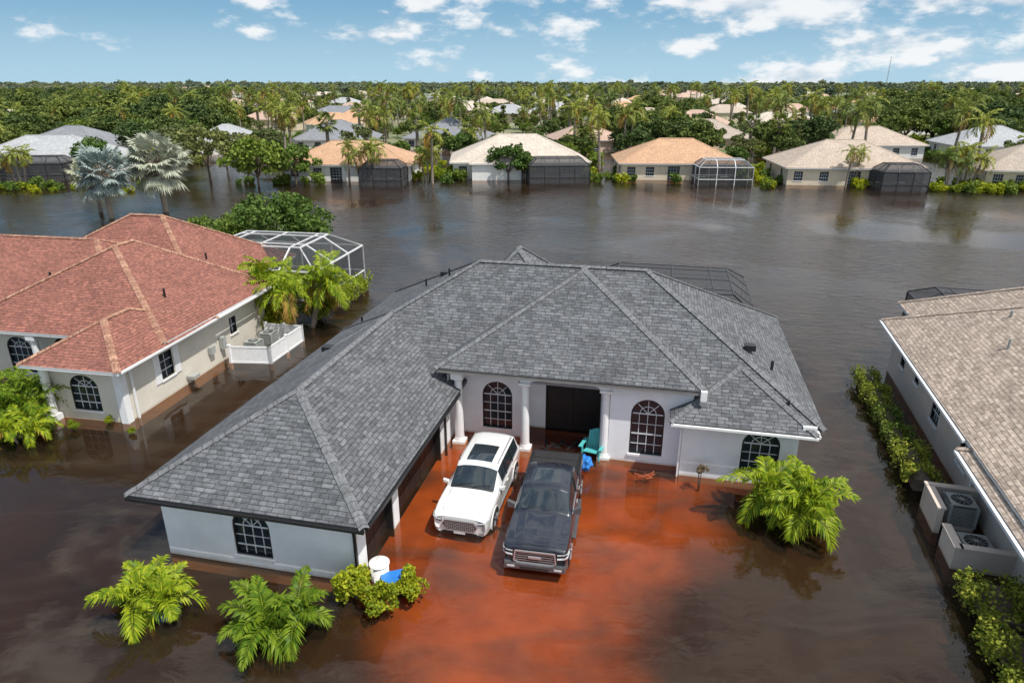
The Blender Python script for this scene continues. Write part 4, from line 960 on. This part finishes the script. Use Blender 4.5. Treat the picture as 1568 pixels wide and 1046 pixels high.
def mrng(src,a,b_,c=0,d_=1):
    q=nt.nodes.new('ShaderNodeMapRange'); q.interpolation_type='SMOOTHSTEP'; q.inputs['From Min'].default_value=a;q.inputs['From Max'].default_value=b_;q.inputs['To Min'].default_value=c;q.inputs['To Max'].default_value=d_
    nt.links.new(src,q.inputs['Value']); return q.outputs[0]
def cmix(f,a,b_):
    q=nt.nodes.new('ShaderNodeMix'); q.data_type='RGBA'; nt.links.new(f,q.inputs[0])
    for i,v in((6,a),(7,b_)):
        if isinstance(v,tuple): q.inputs[i].default_value=v
        else: nt.links.new(v,q.inputs[i])
    return q.outputs[2]
def madd(a,b_):
    q=nt.nodes.new('ShaderNodeMath'); q.operation='ADD'; nt.links.new(a,q.inputs[0]); nt.links.new(b_,q.inputs[1]); return q.outputs[0]
low=cmix(mrng(sx.outputs['Z'],-.005,.12),(3.6,5.4,6.6,1),(1.7,3.5,5.2,1))
base=cmix(mrng(sx.outputs['Z'],.15,.6),low,sky.outputs[0])
mp=nt.nodes.new('ShaderNodeMapping'); mp.inputs['Scale'].default_value=(7,7,17); mp.inputs['Location'].default_value=(.6,1.7,.25); nt.links.new(tc.outputs['Generated'],mp.inputs['Vector'])
n1=nt.nodes.new('ShaderNodeTexNoise'); n1.inputs['Scale'].default_value=1.3; n1.inputs['Detail'].default_value=10; n1.inputs['Roughness'].default_value=.6; nt.links.new(mp.outputs[0],n1.inputs['Vector'])
ma=nt.nodes.new('ShaderNodeMath'); ma.operation='MULTIPLY_ADD'; ma.inputs[1].default_value=.17; nt.links.new(sx.outputs['X'],ma.inputs[0]); nt.links.new(n1.outputs['Fac'],ma.inputs[2])
ad=madd(madd(ma.outputs[0],mrng(sx.outputs['Z'],0,.09,-.04,.03)),mrng(sx.outputs['Z'],.12,.3,0,.07))
n5=nt.nodes.new('ShaderNodeTexNoise'); n5.inputs['Scale'].default_value=2.6; n5.inputs['Detail'].default_value=6; nt.links.new(mp.outputs[0],n5.inputs['Vector'])
ccol=cmix(mrng(n5.outputs['Fac'],.38,.6),(4.9,5.7,6.5,1),(8.0,8.1,8.2,1))
final=cmix(mrng(ad,.49,.63,0,.9),base,ccol)
nt.links.new(final,bg.inputs['Color']); bg.inputs['Strength'].default_value=.12
cam=bpy.data.cameras.new('camera'); cam.lens=24; cam.sensor_width=36; cam.clip_end=12000; cam.clip_start=.1
co=bpy.data.objects.new('camera',cam); COL.objects.link(co); co.location=(0,0,15); co.rotation_euler=(math.radians(90-20.85),0,0); S.camera=co
